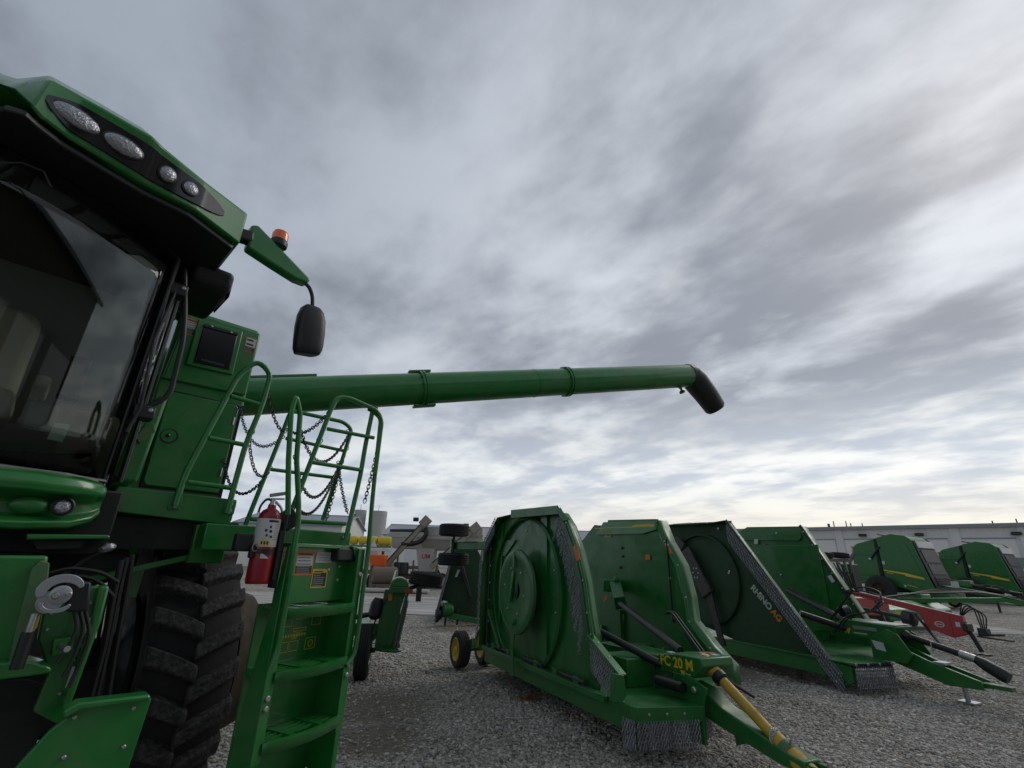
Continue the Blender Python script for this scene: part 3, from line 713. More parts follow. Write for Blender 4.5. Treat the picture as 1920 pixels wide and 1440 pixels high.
# ---- platform railings
GP = 'green_paint'
def rail(name, path, rungs=(), r=.017, rd=.06):
    o = MB().tube(round_path(path, rd), r, 12).build(name, GP, comb, smooth=60)
    for a, b in rungs: MB().tube([a, b], r*.85, 10).build('rung', GP, o, smooth=60)
    return o
p = [(-0.777,-0.03,1.964),(-0.771,-0.03,2.163),(-0.698,-0.03,2.434),(-0.606,-0.03,2.925),(-0.502,-0.03,3.071),(-0.389,-0.03,3),(-0.4,-0.03,2.741),(-0.452,-0.03,2.42),(-0.469,-0.03,1.94)]
q = [(-0.619,-0.03,2.751),(-0.407,-0.03,2.739),(-0.687,-0.03,2.428),(-0.441,-0.03,2.422),(-0.742,-0.03,2.118),(-0.48,-0.03,2.112)]
rail('platform_railing', [p[0],p[1],p[3],p[4],p[5],p[6],p[7],p[8]], [(q[0],q[1]),(q[2],q[3]),(q[4],q[5])], .0195, .09)
q = [(-0.123,0.14,2.562),(0.37,0.14,2.55),(-0.187,0.14,2.303),(0.313,0.14,2.31)]
rail('rear_railing', [(-0.283,0.14,1.88),(-0.149,0.14,2.654),(-0.129,0.14,2.794),(0.334,0.14,2.802),(0.424,0.14,2.753),(0.29,0.14,1.96)], [(q[0],q[1]),(q[2],q[3])], .017, .05)
q = [(-0.078,-0.5,2.544),(0.296,-0.5,2.552),(-0.142,-0.5,2.291),(0.223,-0.5,2.293)]
rail('front_railing', [(-0.242,-0.5,1.866),(-0.213,-0.5,2.003),(-0.076,-0.5,2.698),(-0.043,-0.5,2.793),(0.049,-0.5,2.813),(0.297,-0.5,2.772),(0.346,-0.5,2.696),(0.346,-0.5,2.275)], [(q[0],q[1]),(q[2],q[3])], .017, .06)
rail('railing_post', [(0.271,-0.47,2.78),(0.25,-0.47,2.488),(0.244,-0.47,2.264),(0.2,-0.47,1.798)], (), .017)
MB().obox(*[(0.236,-0.47,2.79),(0.303,-0.47,2.784)], .05, .05).build('rail_clamp', 'black_plastic', comb, bevel=.008)
MB().box(-.62,.37,-.22,-.06,1.705,1.862).build('ladder_beam', GP, comb, bevel=.008)
MB().tube([(-0.345,-0.14,1.91),(0.351,-0.14,1.927)], .016, 10).build('beam_rail', GP, comb)
for z in (1.75,1.82): MB().bolt((.31,-.22,z), (0,-1,0), .014, .012).build('beam_bolt', 'steel', comb)

# ---- boarding ladder
lad = MB()
lad.prism([(-.045,0,.55),(-.045,.17,.55),(-.045,.16,.80),(-.045,.06,1.45),(-.045,.03,1.74),(-.045,0,1.74)], (.03,0,0)).box(.585,.625,.0,.24,.40,1.74)
lad.box(-.055,.012,-.008,.0,.62,1.74).box(.568,.632,-.008,.0,.62,1.74)
lad = lad.build('boarding_ladder', GP, comb, bevel=.006)
lad.location = (-.20, -.62, 0); lad.rotation_euler = (0, 0, R(65.2)-C_ANG)
MB().box(-.005,.585,.10,.115,1.40,1.75).build('upper_panel', GP, lad)
MB().box(-.005,.585,.215,.23,.36,1.40).build('back_panel', GP, lad)
MB().box(-.005,.60,.04,.12,1.735,1.76).build('ladder_head', GP, lad, bevel=.005)
MB().box(.40,.60,.03,.10,1.655,1.745).build('ladder_latch', 'black_plastic', lad, bevel=.012)
MB().prism([(.52,.02,1.76),(.63,.02,1.74),(.632,.02,1.40),(.60,.02,1.40),(.60,.02,1.66)], (0,.03,0)).build('ladder_bracket', GP, lad, bevel=.005)
for z in (1.385, 1.055, .715, .375):
    stp = MB(); fr_ = []
    for k in range(9):
        s_ = k/8; fr_.append((-.005+.59*s_, -.02-.055*math.sin(math.pi*s_)))
    stp.loft([[(x,y,z-.055) for x,y in fr_],[(x,y,z) for x,y in fr_],[(x,y+.022,z+.003) for x,y in fr_],[(x,y+.022,z-.01) for x,y in fr_]], closed=False)
    stp.box(-.005,.585,.19,.215,z-.04,z)
    so_ = stp.build('step', GP, lad, smooth=40)
    sm2 = so_.modifiers.new('Solidify', 'SOLIDIFY'); sm2.thickness = .005
    for y in (.03,.075,.12,.165): MB().box(-.005,.585,y-.006,y+.006,z-.018,z-.002).build('tread_bar', GP, lad)
    for x in (.18,.40): MB().box(x-.012,x+.012,-.05,.19,z-.022,z+.002).build('tread_cross_bar', GP, lad)
mb = MB().prism([(.0,.03,.0),(.585,.03,.0),(.54,.03,.30),(.44,.03,.34),(.02,.03,.34)], (0,.02,0)); mb = MB().prism([(.02,.06,.16),(.50,.06,.16),(.47,.06,.33),(.02,.06,.33)], (0,.02,0)); mb.build('lower_panel', GP, lad, bevel=.01)
for x in (-.03,.60): MB().box(x-.012,x+.012,.03,.2,.05,.42).build('rubber_hanger', 'rubber', lad, bevel=.004)
for (x, zs) in ((-.022,(1.56,.93,.88)),(.60,(1.57,1.0,.94))):
    for z in zs: MB().bolt((x,-.008,z), (0,-1,0), .016, .014).build('bolt', 'steel', lad)
for (x, z) in ((.075,1.60),(.40,1.60),(.50,1.62),(.50,1.53)): MB().bolt((x,.10,z), (0,-1,0), .011, .01).build('bolt', 'steel', lad)
decal('warning_decal', lad, (.105,.099,1.565), (1,0,0), (0,0,1), .150, .148, WARN)
decal('warning_decal', lad, (.005,.099,1.60), (1,0,0), (0,0,1), .06, .115, WARN[:2]+[(.38,'white_decal',None,0)])
decal('text_decal', lad, (.272,.099,1.643), (1,0,0), (0,0,1), .150, .068, [(1.0,'white_decal','grey_decal',5)], 'white_decal')
decal('caution_decal', lad, (.262,.099,1.485), (1,0,0), (0,0,1), .135, .118, CAUT, 'yellow_decal')
# yellow line print between the steps
ip_ = MB()
def fr2(x0,x1,z0,z1,w=.003):
    for (a,b,c_,d) in ((x0,x1,z0,z0+w),(x0,x1,z1-w,z1),(x0,x0+w,z0,z1),(x1-w,x1,z0,z1)): ip_.box(a,b,.2125,.2145,c_,d)
for f_ in ((.20,.27,1.10,1.16),(.28,.35,1.10,1.16),(.41,.50,1.095,1.165),(.20,.27,1.25,1.30),(.44,.52,1.24,1.31),(.29,.40,1.215,1.235)): fr2(*f_)
for i in range(9): ip_.box(.21+.022*i,.222+.022*i,.2125,.2145,1.185,1.20)
for i in range(5): ip_.box(.30+.018*i,.312+.018*i,.2125,.2145,1.285,1.297)
for i in range(6): ip_.box(.29,.29+.01*(i+3),.2125,.2145,1.17+.007*i,1.172+.007*i)
ip_.lathe([(.022,0),(.022,.002),(.017,.002),(.017,0)], (.455,.214,1.13), (0,-1,0), 16, caps=False)
ip_.build('instruction_print', 'yellow_decal', lad, smooth=0)
# hand rails of the ladder
h1 = MB().tube(round_path([(-0.134,-0.03,1.919),(-0.209,-0.03,2.25),(-0.259,-0.03,2.548),(-0.246,-0.03,2.653),(-0.187,-0.03,2.551),(-0.149,-0.03,2.262),(-0.066,-0.03,1.98),(-0.043,-0.03,1.866),(-0.041,-0.03,1.7),(-0.025,-0.03,1.466),(-0.03,-0.03,1.171),(-0.058,-0.03,1.064)], .03), .0165, 12).build('ladder_handrail', GP, lad, smooth=60)
h2 = MB().tube(round_path([(0.469,-0.03,2.772),(0.587,-0.03,2.731),(0.591,-0.03,2.643),(0.603,-0.03,2.285),(0.614,-0.03,2.045),(0.641,-0.03,1.704),(0.635,-0.03,1.452),(0.64,-0.03,1.212),(0.63,-0.03,1.056),(0.559,-0.03,1.004)], .04), .0165, 12).build('ladder_handrail', GP, lad, smooth=60)

# ---- safety chains
A_ = lambda *s_: s_
ch = [((-.38,0,2.88),(-.14,.14,2.60),.06),((-.30,.92,2.93),(-.14,.14,2.58),.20),((-.44,-.02,2.50),(-.19,.14,2.29),.14),((-.33,.92,2.45),(-.20,.14,2.27),.22),
      ((-.13,.14,2.64),(-.07,-.5,2.70),.10),((-.30,-.55,2.52),(.40,.14,2.70),.25),((-.30,-.58,2.30),(.36,.14,2.42),.27),((.40,.14,2.62),(.30,.10,1.95),.02),((.34,.14,2.45),(.28,-.3,1.98),.03),((.35,-.5,2.56),(.34,-.4,2.05),.03),((-.25,-.6,2.0),(.33,.14,2.3),.16)]
for a, b, d in ch: chain_obj('safety_chain', [sag(a, b, d, 24)], .026, .040, .022, .0036, 'chain_steel', comb, n=10, k=5)
rg = MB()
for c_ in ((-.385,-.01,2.86),(-.43,-.02,2.53),(-.15,.14,2.62),(-.2,.14,2.31),(.39,.14,2.72),(.40,.14,2.58),(-.07,-.5,2.72),(-.12,-.5,2.45)):
    MB().tube([(c_[0]+.022*math.cos(a), c_[1], c_[2]+.022*math.sin(a)) for a in np.linspace(0, 2*math.pi, 14, endpoint=False)], .0032, 6, closed=True).build('chain_ring', GP, comb)

# ---- unloading tube swung out
A0 = Vector((-2.83,5.51,3.52)); A1 = Vector((3.44,8.53,5.17)); ad = (A1-A0).normalized()
ra = .225
aug = MB().tube([w2c(A0-ad*1.6), w2c(A0), w2c(A1)], [ra]*3, 36).build('unloading_tube', GP, comb, smooth=60)
for tt, big_ in ((.248,True),(.594,False)):
    c_ = A0+(A1-A0)*tt; cl = w2c(c_); dl = (M_C.to_3x3() @ ad)
    MB().lathe([(ra+.002,-.035),(ra+.028,-.035),(ra+.028,-.010),(ra+.012,-.006),(ra+.012,.006),(ra+.028,.010),(ra+.028,.035),(ra+.002,.035)], cl, dl, 36, caps=False).build('flange_ring', GP, aug, smooth=30)
    side_ = dl.cross(Vector((0,0,1))).normalized(); upv = side_.cross(dl)
    for k in range(12):
        a = 2*math.pi*k/12; MB().bolt(cl+(side_*math.cos(a)+upv*math.sin(a))*(ra+.018)-dl*.035, -dl, .012, .02).build('flange_bolt', 'dark_steel', aug)
    if big_:
        for sg in (1,-1): MB().obox(cl+upv*sg*(ra+.03)-dl*.16, cl+upv*sg*(ra+.03)+dl*.16, .09, .03, upv).build('hinge_block', GP, aug, bevel=.006)
c_ = w2c(A0+(A1-A0)*.505); MB().lathe([(ra+.001,-.004),(ra+.004,-.003),(ra+.004,.003),(ra+.001,.004)], c_, dl, 36, caps=False).build('weld_seam', GP, aug)
MB().obox(w2c(A0-ad*.8)+Vector((0,0,ra+.02)), w2c(A0+ad*.35)+Vector((0,0,ra+.02)), .10, .03).build('tube_stiffener', GP, aug)
# rubber spout
e0 = A1; e1 = Vector((3.62,8.62,5.10)); e2 = Vector((3.84,8.72,4.86)); e3 = Vector((4.02,8.80,4.62))
spn = MB().tube([w2c(v) for v in (e0-ad*.03, e0+ad*.05, e1, e2, e3, e3+(e3-e2)*.15)], [.235,.238,.245,.225,.200,.165], 30).build('rubber_spout', 'black_plastic', aug, smooth=60)
sp_l = w2c(A1-ad*.22+Vector((0,0,-ra-.06)))
MB().lathe([(.02,0),(.055,.03),(.055,.06)], sp_l, (.2,-.3,-1), 14).build('spout_light', 'black_plastic', aug)
MB().obox(sp_l+Vector((-.12,0,.05)), sp_l+Vector((.02,0,.03)), .03, .05).build('light_bracket', GP, aug)

# ---- feeder house face, header lock and hydraulics at the lower left
fh = MB().prism([(-1.708,-0.8,1.654),(-1.332,-0.8,1.659),(-1.325,-0.8,1.536),(-1.305,-0.8,1.372),(-1.299,-0.8,1.236),(-1.584,-0.8,1.248)], (0,.10,0)).build('feeder_house', GP, comb, bevel=.012)
MB().box(-2.75,-1.36,-.72,.55,.95,1.62).build('feeder_body', 'dark_frame', comb, bevel=.02)
MB().prism([(-1.373,-0.83,1.608),(-1.353,-0.83,1.642),(-1.324,-0.83,1.63),(-1.3,-0.83,1.512),(-1.296,-0.83,1.345),(-1.31,-0.83,1.251),(-1.343,-0.83,1.26),(-1.353,-0.83,1.359),(-1.364,-0.83,1.497)], (0,.03,0)).build('worn_edge_strip', 'worn_paint', fh, bevel=.004)
ch_ = MB().prism([(-1.19,-0.74,1.53),(-1.086,-0.74,1.533),(-1.075,-0.74,1.382),(-1.103,-0.74,1.06),(-1.031,-0.74,0.99),(-1.114,-0.74,0.989),(-1.211,-0.74,1.053),(-1.2,-0.74,1.192),(-1.273,-0.74,1.323),(-1.287,-0.74,1.447)], (0,.05,0)).build('header_guide', GP, comb, bevel=.008)
MB().prism([(-1.129,-0.8,1.532),(-1.092,-0.8,1.536),(-1.084,-0.8,1.388),(-1.102,-0.8,1.066),(-1.127,-0.8,1.06),(-1.118,-0.8,1.39)], (0,.06,0)).build('guide_flange', GP, ch_, bevel=.010)
for a_, b_ in (((168,1158),(156,1190)),((136,1250),(122,1292))):
    q = [(-1.129,-0.802,1.406),(-1.133,-0.802,1.339),(-1.136,-0.802,1.217),(-1.138,-0.802,1.135)]
qq = [(-1.13,-0.803,1.406),(-1.133,-0.803,1.339),(-1.132,-0.803,1.217),(-1.135,-0.803,1.139)]
for a_, b_ in ((qq[0],qq[1]),(qq[2],qq[3])): MB().obox(a_, b_, .010, .004, (0,-1,0)).build('guide_slot', 'zinc', ch_)
pl_ = MB().prism([(-1.131,-0.95,1.051),(-1.091,-0.95,1.091),(-0.859,-0.95,1.094),(-0.848,-0.95,1.08),(-0.869,-0.95,0.822),(-0.868,-0.95,0.629),(-1.3,-0.95,0.754),(-1.227,-0.95,0.921),(-1.164,-0.95,1.022)], (0,.03,0)).build('lower_shield', GP, comb, bevel=.004)
MB().prism([(-1.144,-0.98,1.091),(-1.102,-0.98,1.113),(-0.865,-0.98,1.106),(-0.855,-0.98,1.087),(-1.092,-0.98,1.086),(-1.133,-0.98,1.061)], (0,.09,0)).build('shield_lip', GP, pl_, bevel=.008)
MB().prism([(-1.482,-0.86,1.269),(-1.276,-0.86,1.261),(-1.207,-0.86,1.23),(-1.207,-0.86,1.211),(-1.261,-0.86,1.207),(-1.462,-0.86,1.203)], (0,.16,0)).build('cross_plate', GP, comb, bevel=.008)
MB().prism([(-1.49,-0.7,1.179),(-1.261,-0.7,1.167),(-1.166,-0.7,1.125),(-1.163,-0.7,0.878),(-1.156,-0.7,0.633),(-1.342,-0.7,0.686)], (0,.03,0)).build('feeder_opening', 'dark_frame', comb)
MB().prism([(-1.356,0.12,1.664),(-0.917,0.12,1.693),(-0.905,0.12,1.554),(-0.973,0.12,1.503),(-1.098,0.12,1.467),(-1.292,0.12,1.436)], (0,.35,0)).build('hydraulic_bay', 'dark_frame', comb, bevel=.02)
# quick-coupler
cx, cz = -1.280, 1.520; CK = .74
cp = MB().prism([(-1.254,-0.93,1.566),(-1.175,-0.93,1.557),(-1.156,-0.93,1.444),(-1.227,-0.93,1.443)], (0,.08,0)).build('coupler_block', 'black_plastic', comb, bevel=.008)
def arc_plate(pts, w, y, th, name, m='zinc'):
    a = []; b = []; n_ = len(pts)
    for i, (px, pz) in enumerate(pts):
        q0 = pts[max(i-1,0)]; q1 = pts[min(i+1,n_-1)]; dx, dz = q1[0]-q0[0], q1[1]-q0[1]; l = math.hypot(dx,dz); ww = w[i]/2
        ww *= CK; px = cx+(px-cx)*CK; pz = cz+(pz-cz)*CK; a.append((px-dz/l*ww, y, pz+dx/l*ww)); b.append((px+dz/l*ww, y, pz-dx/l*ww))
    return MB().prism(a+b[::-1], (0,.008,0)).build(name, m, cp, bevel=.002)
ang = np.linspace(R(200), R(18), 12)
arc_plate([(cx+.02+.085*math.cos(t_), cz+.005+.070*math.sin(t_)) for t_ in ang], [.03,.045,.05,.05,.05,.048,.046,.044,.042,.038,.032,.02], -.965, .008, 'coupler_handle')
ang = np.linspace(R(170), R(350), 10)
arc_plate([(cx+.012+.062*math.cos(t_), cz-.052+.040*math.sin(t_)) for t_ in ang], [.02,.02,.02,.02,.02,.02,.022,.024,.02,.012], -.97, .008, 'coupler_hook')
MB().lathe([(.036,0),(.036,.012),(.033,.014)], (cx+.015,-.95,cz-.008), (0,-1,0), 26).build('coupler_plate', 'zinc', cp)
MB().lathe([(.042,0),(.042,.010)], (cx-.011,-.945,cz-.034), (0,-1,0), 26).build('coupler_back_plate', 'zinc', cp)
MB().bolt((cx+.04,-.964,cz-.005),(0,-1,0),.010,.008).build('coupler_pin', 'steel', cp); MB().bolt((cx-.0,-.964,cz-.01),(0,-1,0),.014,.014).build('coupler_pin', 'steel', cp)
MB().tube([(-1.319,-0.9,1.441),(-1.319,-0.9,1.374)], .012, 12).build('cylinder_rod', 'steel', comb); MB().tube([(-1.319,-0.9,1.374),(-1.318,-0.9,1.244)], .022, 12).build('cylinder_barrel', 'black_plastic', comb)
MB().tube([(-1.316,-0.88,1.333),(-1.313,-0.88,1.301)], .014, 10).build('cylinder_fitting', 'steel', comb)
hs = [((238,1045),(222,1110),(205,1200),(172,1345)),((228,1050),(212,1120),(196,1210),(160,1345)),((250,1040),(236,1110),(214,1220),(190,1345))]
for pth in ([(-0.989,-0.32,1.652),(-0.981,-0.32,1.477),(-0.96,-0.32,1.247),(-0.94,-0.32,0.902)], [(-1.014,-0.36,1.639),(-1.003,-0.36,1.454),(-0.98,-0.36,1.229),(-0.972,-0.36,0.915)], [(-0.962,-0.28,1.666),(-0.942,-0.28,1.474),(-0.915,-0.28,1.188),(-0.88,-0.28,0.883)]):
    MB().tube(pth, .014, 8).build('hydraulic_hose', 'hose', comb)
MB().obox(*[(-1.01,-0.3,1.53),(-0.924,-0.3,0.895)], .03, .05, (0,1,0)).build('hose_channel', 'dark_frame', comb)
MB().obox(*[(-1.078,0.1,1.52),(-0.592,0.1,1.657)], .05, .035).build('platform_brace', GP, comb, bevel=.005)
MB().prism([(-0.869,0.2,1.56),(-0.801,0.2,1.58),(-0.806,0.2,1.41),(-0.869,0.2,1.412)], (0,.02,0)).build('brace_gusset', GP, comb)

for pth in ([(-1.176,-0.86,1.441),(-1.142,-0.86,1.367),(-1.147,-0.86,1.266),(-1.163,-0.86,1.191)], [(-1.156,-0.84,1.439),(-1.113,-0.84,1.342),(-1.118,-0.84,1.241),(-1.133,-0.84,1.145)], [(-1.195,-0.88,1.438),(-1.168,-0.88,1.379),(-1.178,-0.88,1.302),(-1.201,-0.88,1.246)]):
    MB().tube(round_path(pth, .05), .0075, 8).build('hydraulic_line', 'hose', comb)
for px in [(-1.258,-0.745,1.425),(-1.254,-0.745,1.362),(-1.126,-0.745,1.29),(-1.132,-0.745,1.233),(-1.144,-0.745,1.11),(-1.135,-0.745,1.462)]: MB().bolt(px, (0,-1,0), .008, .008).build('bolt', 'steel', comb)
for px in [(-1.099,-0.955,1.059),(-0.908,-0.955,1.059),(-0.906,-0.955,0.922),(-0.913,-0.955,0.833),(-1.095,-0.955,0.926)]: MB().bolt(px, (0,-1,0), .008, .007).build('bolt', 'steel', comb)
MB().prism([(-1.226,-0.79,1.325),(-1.155,-0.79,1.331),(-1.154,-0.79,1.274),(-1.215,-0.79,1.26)], (0,.05,0)).build('latch_bracket', GP, comb, bevel=.004)
MB().lathe([(.012,0),(.012,.09)], [(-1.199,-0.8,1.299)][0], (.2,-1,0), 12).build('latch_pin', 'steel', comb)
MB().tube(round_path([(-1.297,-0.55,1.579),(-1.232,-0.55,1.603),(-1.108,-0.55,1.586),(-1.027,-0.55,1.537)], .05), .009, 8).build('hydraulic_line', 'hose', comb)
MB().tube(round_path([(-1.277,-0.5,1.537),(-1.199,-0.5,1.57),(-1.102,-0.5,1.545),(-1.019,-0.5,1.465)], .05), .009, 8).build('hydraulic_line', 'hose', comb)
MB().prism([(-1.313,-0.835,1.406),(-1.297,-0.835,1.431),(-1.294,-0.835,1.383),(-1.305,-0.835,1.356)], (0,-.002,0)).build('scuffed_label', 'yellow_decal', fh); MB().prism([(-1.316,-0.835,1.314),(-1.303,-0.835,1.336),(-1.297,-0.835,1.294),(-1.307,-0.835,1.272)], (0,-.002,0)).build('scuffed_label', 'silver_decal', fh)
MB().box(-.72,-.60,.18,.24,1.66,1.80).build('axle_bracket', 'dark_frame', comb, bevel=.006)
for k in range(3): MB().tube(round_path([(-.95+.05*k,.3,1.66),(-.92+.05*k,.45,1.35),(-.86+.05*k,.7,1.1),(-.80+.04*k,.85,.98)], .1), .011, 8).build('hydraulic_line', 'hose', comb)

# ---- extinguisher carried on its bracket
ec = CO + Matrix.Rotation(C_ANG, 3, 'Z') @ Vector((-.385,-.60,1.525))
MB().box(-.30,-.285,-.63,-.54,1.50,1.93).build('extinguisher_bracket', 'black_plastic', comb, bevel=.004)
MB().box(-.55,-.46,-.62,-.55,1.70,1.80).build('bracket_clamp', 'black_plastic', comb, bevel=.012)
MB().obox((-.31,-.60,1.87),(-.23,-.60,1.93),.05,.12).build('bracket_hook', 'black_plastic', comb, bevel=.01)
fe = thing('fire_extinguisher', 'red fire extinguisher with black strap and white label beside the combine ladder', 'fire extinguisher', ec, C_ANG)
cyl = MB().lathe([(.070,0),(.077,.012),(.078,.02),(.078,.36),(.072,.39),(.055,.415),(.030,.428),(.026,.45)], (0,0,0), (0,0,1), 36).build('cylinder', 'red_gloss', fe, smooth=50)
MB().lathe([(.0788,.205),(.0792,.206),(.0792,.365),(.0788,.366)], (0,0,0), (0,0,1), 36, caps=False).build('label_band', 'white_decal', cyl)
lb = MB()
def on_cyl(a0, a1, z0, z1, r_=.0797):
    aa = np.linspace(R(a0), R(a1), 6); lb.loft([[(r_*math.cos(a), r_*math.sin(a), z0) for a in aa], [(r_*math.cos(a), r_*math.sin(a), z1) for a in aa]], closed=False)
lb.mat(0)
on_cyl(-108,-55,.345,.358)
for (a0,a1,z0) in ((-120,-108,.29),(-100,-90,.31),(-98,-84,.285),(-112,-103,.262),(-92,-80,.255)): on_cyl(a0,a1,z0,z0+.014)
lb.mat(1)
for i in range(9): on_cyl(-75,-45-(i*7)%9,.245+.011*i,.249+.011*i)
lb.mat(2); on_cyl(-132,-88,.212,.240)
lb.mat(0)
for a0 in (-128,-115,-102): on_cyl(a0,a0+8,.217,.235,.0801)
lb.build('label_print', ['black_decal','grey_decal','yellow_decal'], cyl, smooth=60)
MB().lathe([(.0795,.165),(.082,.166),(.082,.192),(.0795,.193)], (0,0,0), (0,0,1), 36, caps=False).build('strap', 'black_plastic', fe)
MB().box(-.10,-.07,-.05,.0,.14,.215).build('strap_clamp', 'black_plastic', fe, bevel=.008)
aa = np.linspace(R(-118), R(-75), 6)
tg_ = MB(); tg_.loft([[(.0805*math.cos(a),.0805*math.sin(a),.140) for a in aa],[(.0805*math.cos(a),.0805*math.sin(a),.140+.034*(1-k/5)) for k, a in enumerate(aa)]], closed=False); tg_.build('brand_triangle', 'white_decal', cyl)
MB().box(.077,.10,-.06,.06,.02,.30).build('back_support', 'black_plastic', fe, bevel=.004)
vl = MB().lathe([(.024,.43),(.026,.45),(.018,.462),(.018,.49)], (0,0,0), (0,0,1), 16).build('valve', 'steel', fe)
MB().obox((-.03,0,.505),(.11,-.01,.535),.026,.022).build('handle', 'steel', fe, bevel=.003)
MB().obox((-.02,0,.485),(.075,-.01,.492),.020,.010).build('carry_grip', 'steel', fe, bevel=.003)
MB().tube(round_path([(.0,0,.475),(-.05,-.01,.485),(-.085,-.015,.44),(-.088,-.01,.40)], .03), .008, 8).build('hose', 'hose', fe)
MB().tube(round_path([(.02,0,.47),(.07,0,.44),(.088,0,.38)], .03), .009, 8).build('outlet_hose', 'zinc', fe)
MB().tube([(-.075+.018*math.cos(a), -.05, .20+.022*math.sin(a)) for a in np.linspace(0,2*math.pi,14,endpoint=False)], .003, 6, closed=True).build('pin_ring', 'steel', fe)
fe.scale = (.84, .84, 1.0)

# ================================================================== FOLDING ROTARY MOWERS
GD = 'green_deck_paint'
GRP = 'folding rotary mowers parked in the yard'
def wheel(parent, c, axis, r, w, rim='yellow_paint', name='tyre', rim_r=.60, ribs=True):
    p_ = [(r*rim_r,-w*.42),(r*.86,-w*.50),(r*.97,-w*.40)]
    for k in range(5) if ribs else ():
        t0 = -.32+.16*k; p_ += [(r,(t0-.045)*w),(r,(t0+.035)*w),(r*.965,(t0+.05)*w),(r*.965,(t0+.095)*w)] if k < 4 else [(r,(t0-.045)*w),(r,(t0+.02)*w)]
    p_ += [(r*.97,w*.40),(r*.86,w*.50),(r*rim_r,w*.42)]
    t_ = MB().lathe(p_, c, axis, 32, caps=False).build(name, 'rubber', parent, smooth=40)
    MB().lathe([(r*.10,-w*.46),(r*.16,-w*.44),(r*.18,-w*.20),(r*.50,-w*.22),(r*.60,-w*.46),(r*.63,-w*.44),(r*.63,w*.44),(r*.60,w*.46),(r*.50,w*.22),(r*.18,w*.20),(r*.10,w*.4)], c, axis, 28).build('rim', rim, t_, smooth=30)
    return t_
def strip(parent, name, pts, th, material, vec=None):
    """sheet through two polylines, given thickness"""
    o = MB().loft(pts, closed=False).build(name, material, parent, smooth=40); m_ = o.modifiers.new('Solidify','SOLIDIFY'); m_.thickness = th; m_.offset = 0; return o
def yz(x, pts): return [(x, a, b) for a, b in pts]
def curtain(parent, edge, length, spacing, name='chain_guard', lean=(0,0,0), big=1.0, jitter=.0025, rows=1):
    pa = []; spacing = max(spacing, .030)*big
    for k in range(rows): pa += hang([(e[0]+.05*k, e[1]+.03*k, e[2]-.012*k) for e in edge], length, spacing, jitter, lean)
    return chain_obj(name, pa, .032*big, .044*big, .025*big, .0042*big, 'chain_zinc', parent, stuff=True, n=8, k=4)
def offset_poly(pts, d):
    out = []
    for i, p_ in enumerate(pts):
        a = pts[max(i-1,0)]; b = pts[min(i+1,len(pts)-1)]; dx, dz = b[0]-a[0], b[1]-a[1]; l = math.hypot(dx,dz); out.append((p_[0]-dz/l*d, p_[1]+dx/l*d))
    return out
def bolts(parent, pts, nrm, r=.012, name='bolts', material='steel'):
    for p_ in pts: MB().bolt(p_, nrm, r, .010).build(name[:-1], material, parent)

# ---------------------------------------------------------------- mower 1
m1 = thing('rotary_mower', 'nearest green folding rotary mower with yellow driveshaft and upright wings on gravel', 'mower', (1.22,5.14,0), R(26), GRP)
dk = MB().prism([(-.02,-.055,.425),(.62,-.225,.425),(.68,.06,.425),(1.20,.06,.425),(1.26,.20,.425),(1.70,.55,.425),(1.93,.95,.425),(1.93,3.35,.425),(.0,3.35,.425),(.0,.3,.425)], (0,0,.025)).build('deck', GD, m1, bevel=.006)
for nm, pl_ in (('front_lip', [(-.02,-.058),(.62,-.228)]), ('corner_lip', [(-.06,.10),(-.02,-.058)])):
    o = MB().prism([(pl_[0][0],pl_[0][1],.33),(pl_[1][0],pl_[1][1],.33),(pl_[1][0],pl_[1][1],.455),(pl_[0][0],pl_[0][1],.455)], (.008,-.012,0)).build(nm, GD, dk, bevel=.004)
bolts(dk, [(-.02+.64*t_, -.072-.17*t_, .40) for t_ in (.18,.45,.72)], (-.25,-.97,0), .012, 'lip_bolts')
MB().prism([(-.03,.12,.24),(-.03,.12,.46),(-.03,3.4,.46),(-.03,3.4,.24)], (.03,0,0)).build('side_skirt', GD, dk, bevel=.005)
MB().box(-.075,-.03,.35,3.4,.40,.46).build('skirt_rail', GD, dk, bevel=.005)
MB().box(1.92,1.95,.95,3.4,.2,.46).build('side_skirt', GD, dk, bevel=.005)
MB().box(0,1.93,3.35,3.38,.2,.46).build('rear_skirt', GD, dk)
curtain(m1, [(-.02,-.062,.345),(.60,-.226,.345)], .235, .0135, rows=1)
curtain(m1, [(.66,-.16,.36),(.95,-.02,.36)], .25, .015, rows=1)
curtain(m1, [(-.06,.10,.345),(-.03,-.05,.345)], .235, .014, rows=1)
MB().box(.62,.66,-.235,-.05,.14,.45).build('deck_divider', GD, dk, bevel=.004)

# wing folded up on the camera's side: its underside shows
edge = [(.56,.55),(.545,.98),(.598,1.176),(.665,1.493),(.803,1.833),(.981,2.111),(1.15,2.27)]
outl = edge + [(2.44,2.34),(3.0,2.32),(3.48,1.90),(3.50,.45),(.60,.45)]
wa = MB().prism(yz(.05, outl), (.02,0,0)).build('wing', GD, m1, bevel=.004)
strip(wa, 'front_skirt', [yz(-.09, edge), yz(.05, edge)], .010, GD)
top_e = [(1.15,2.27),(2.44,2.34),(3.0,2.32),(3.48,1.90),(3.50,1.2),(3.50,.45)]
strip(wa, 'rear_skirt', [yz(-.09, top_e), yz(.05, top_e)], .010, GD)
fl = offset_poly(edge, .085)
strip(wa, 'front_flange', [yz(-.09, edge), yz(-.095, fl)], .008, 'green_paint')
bolts(wa, [(-.10, (a[0]+b[0])/2, (a[1]+b[1])/2) for a, b in zip(edge[1:], fl[1:])], (-1,0,0), .012, 'flange_bolts')
MB().prism(yz(-.101, [(.735,1.70),(.815,1.86),(.74,1.89),(.66,1.725)]), (-.003,0,0)).build('reflector', 'orange_decal', wa)
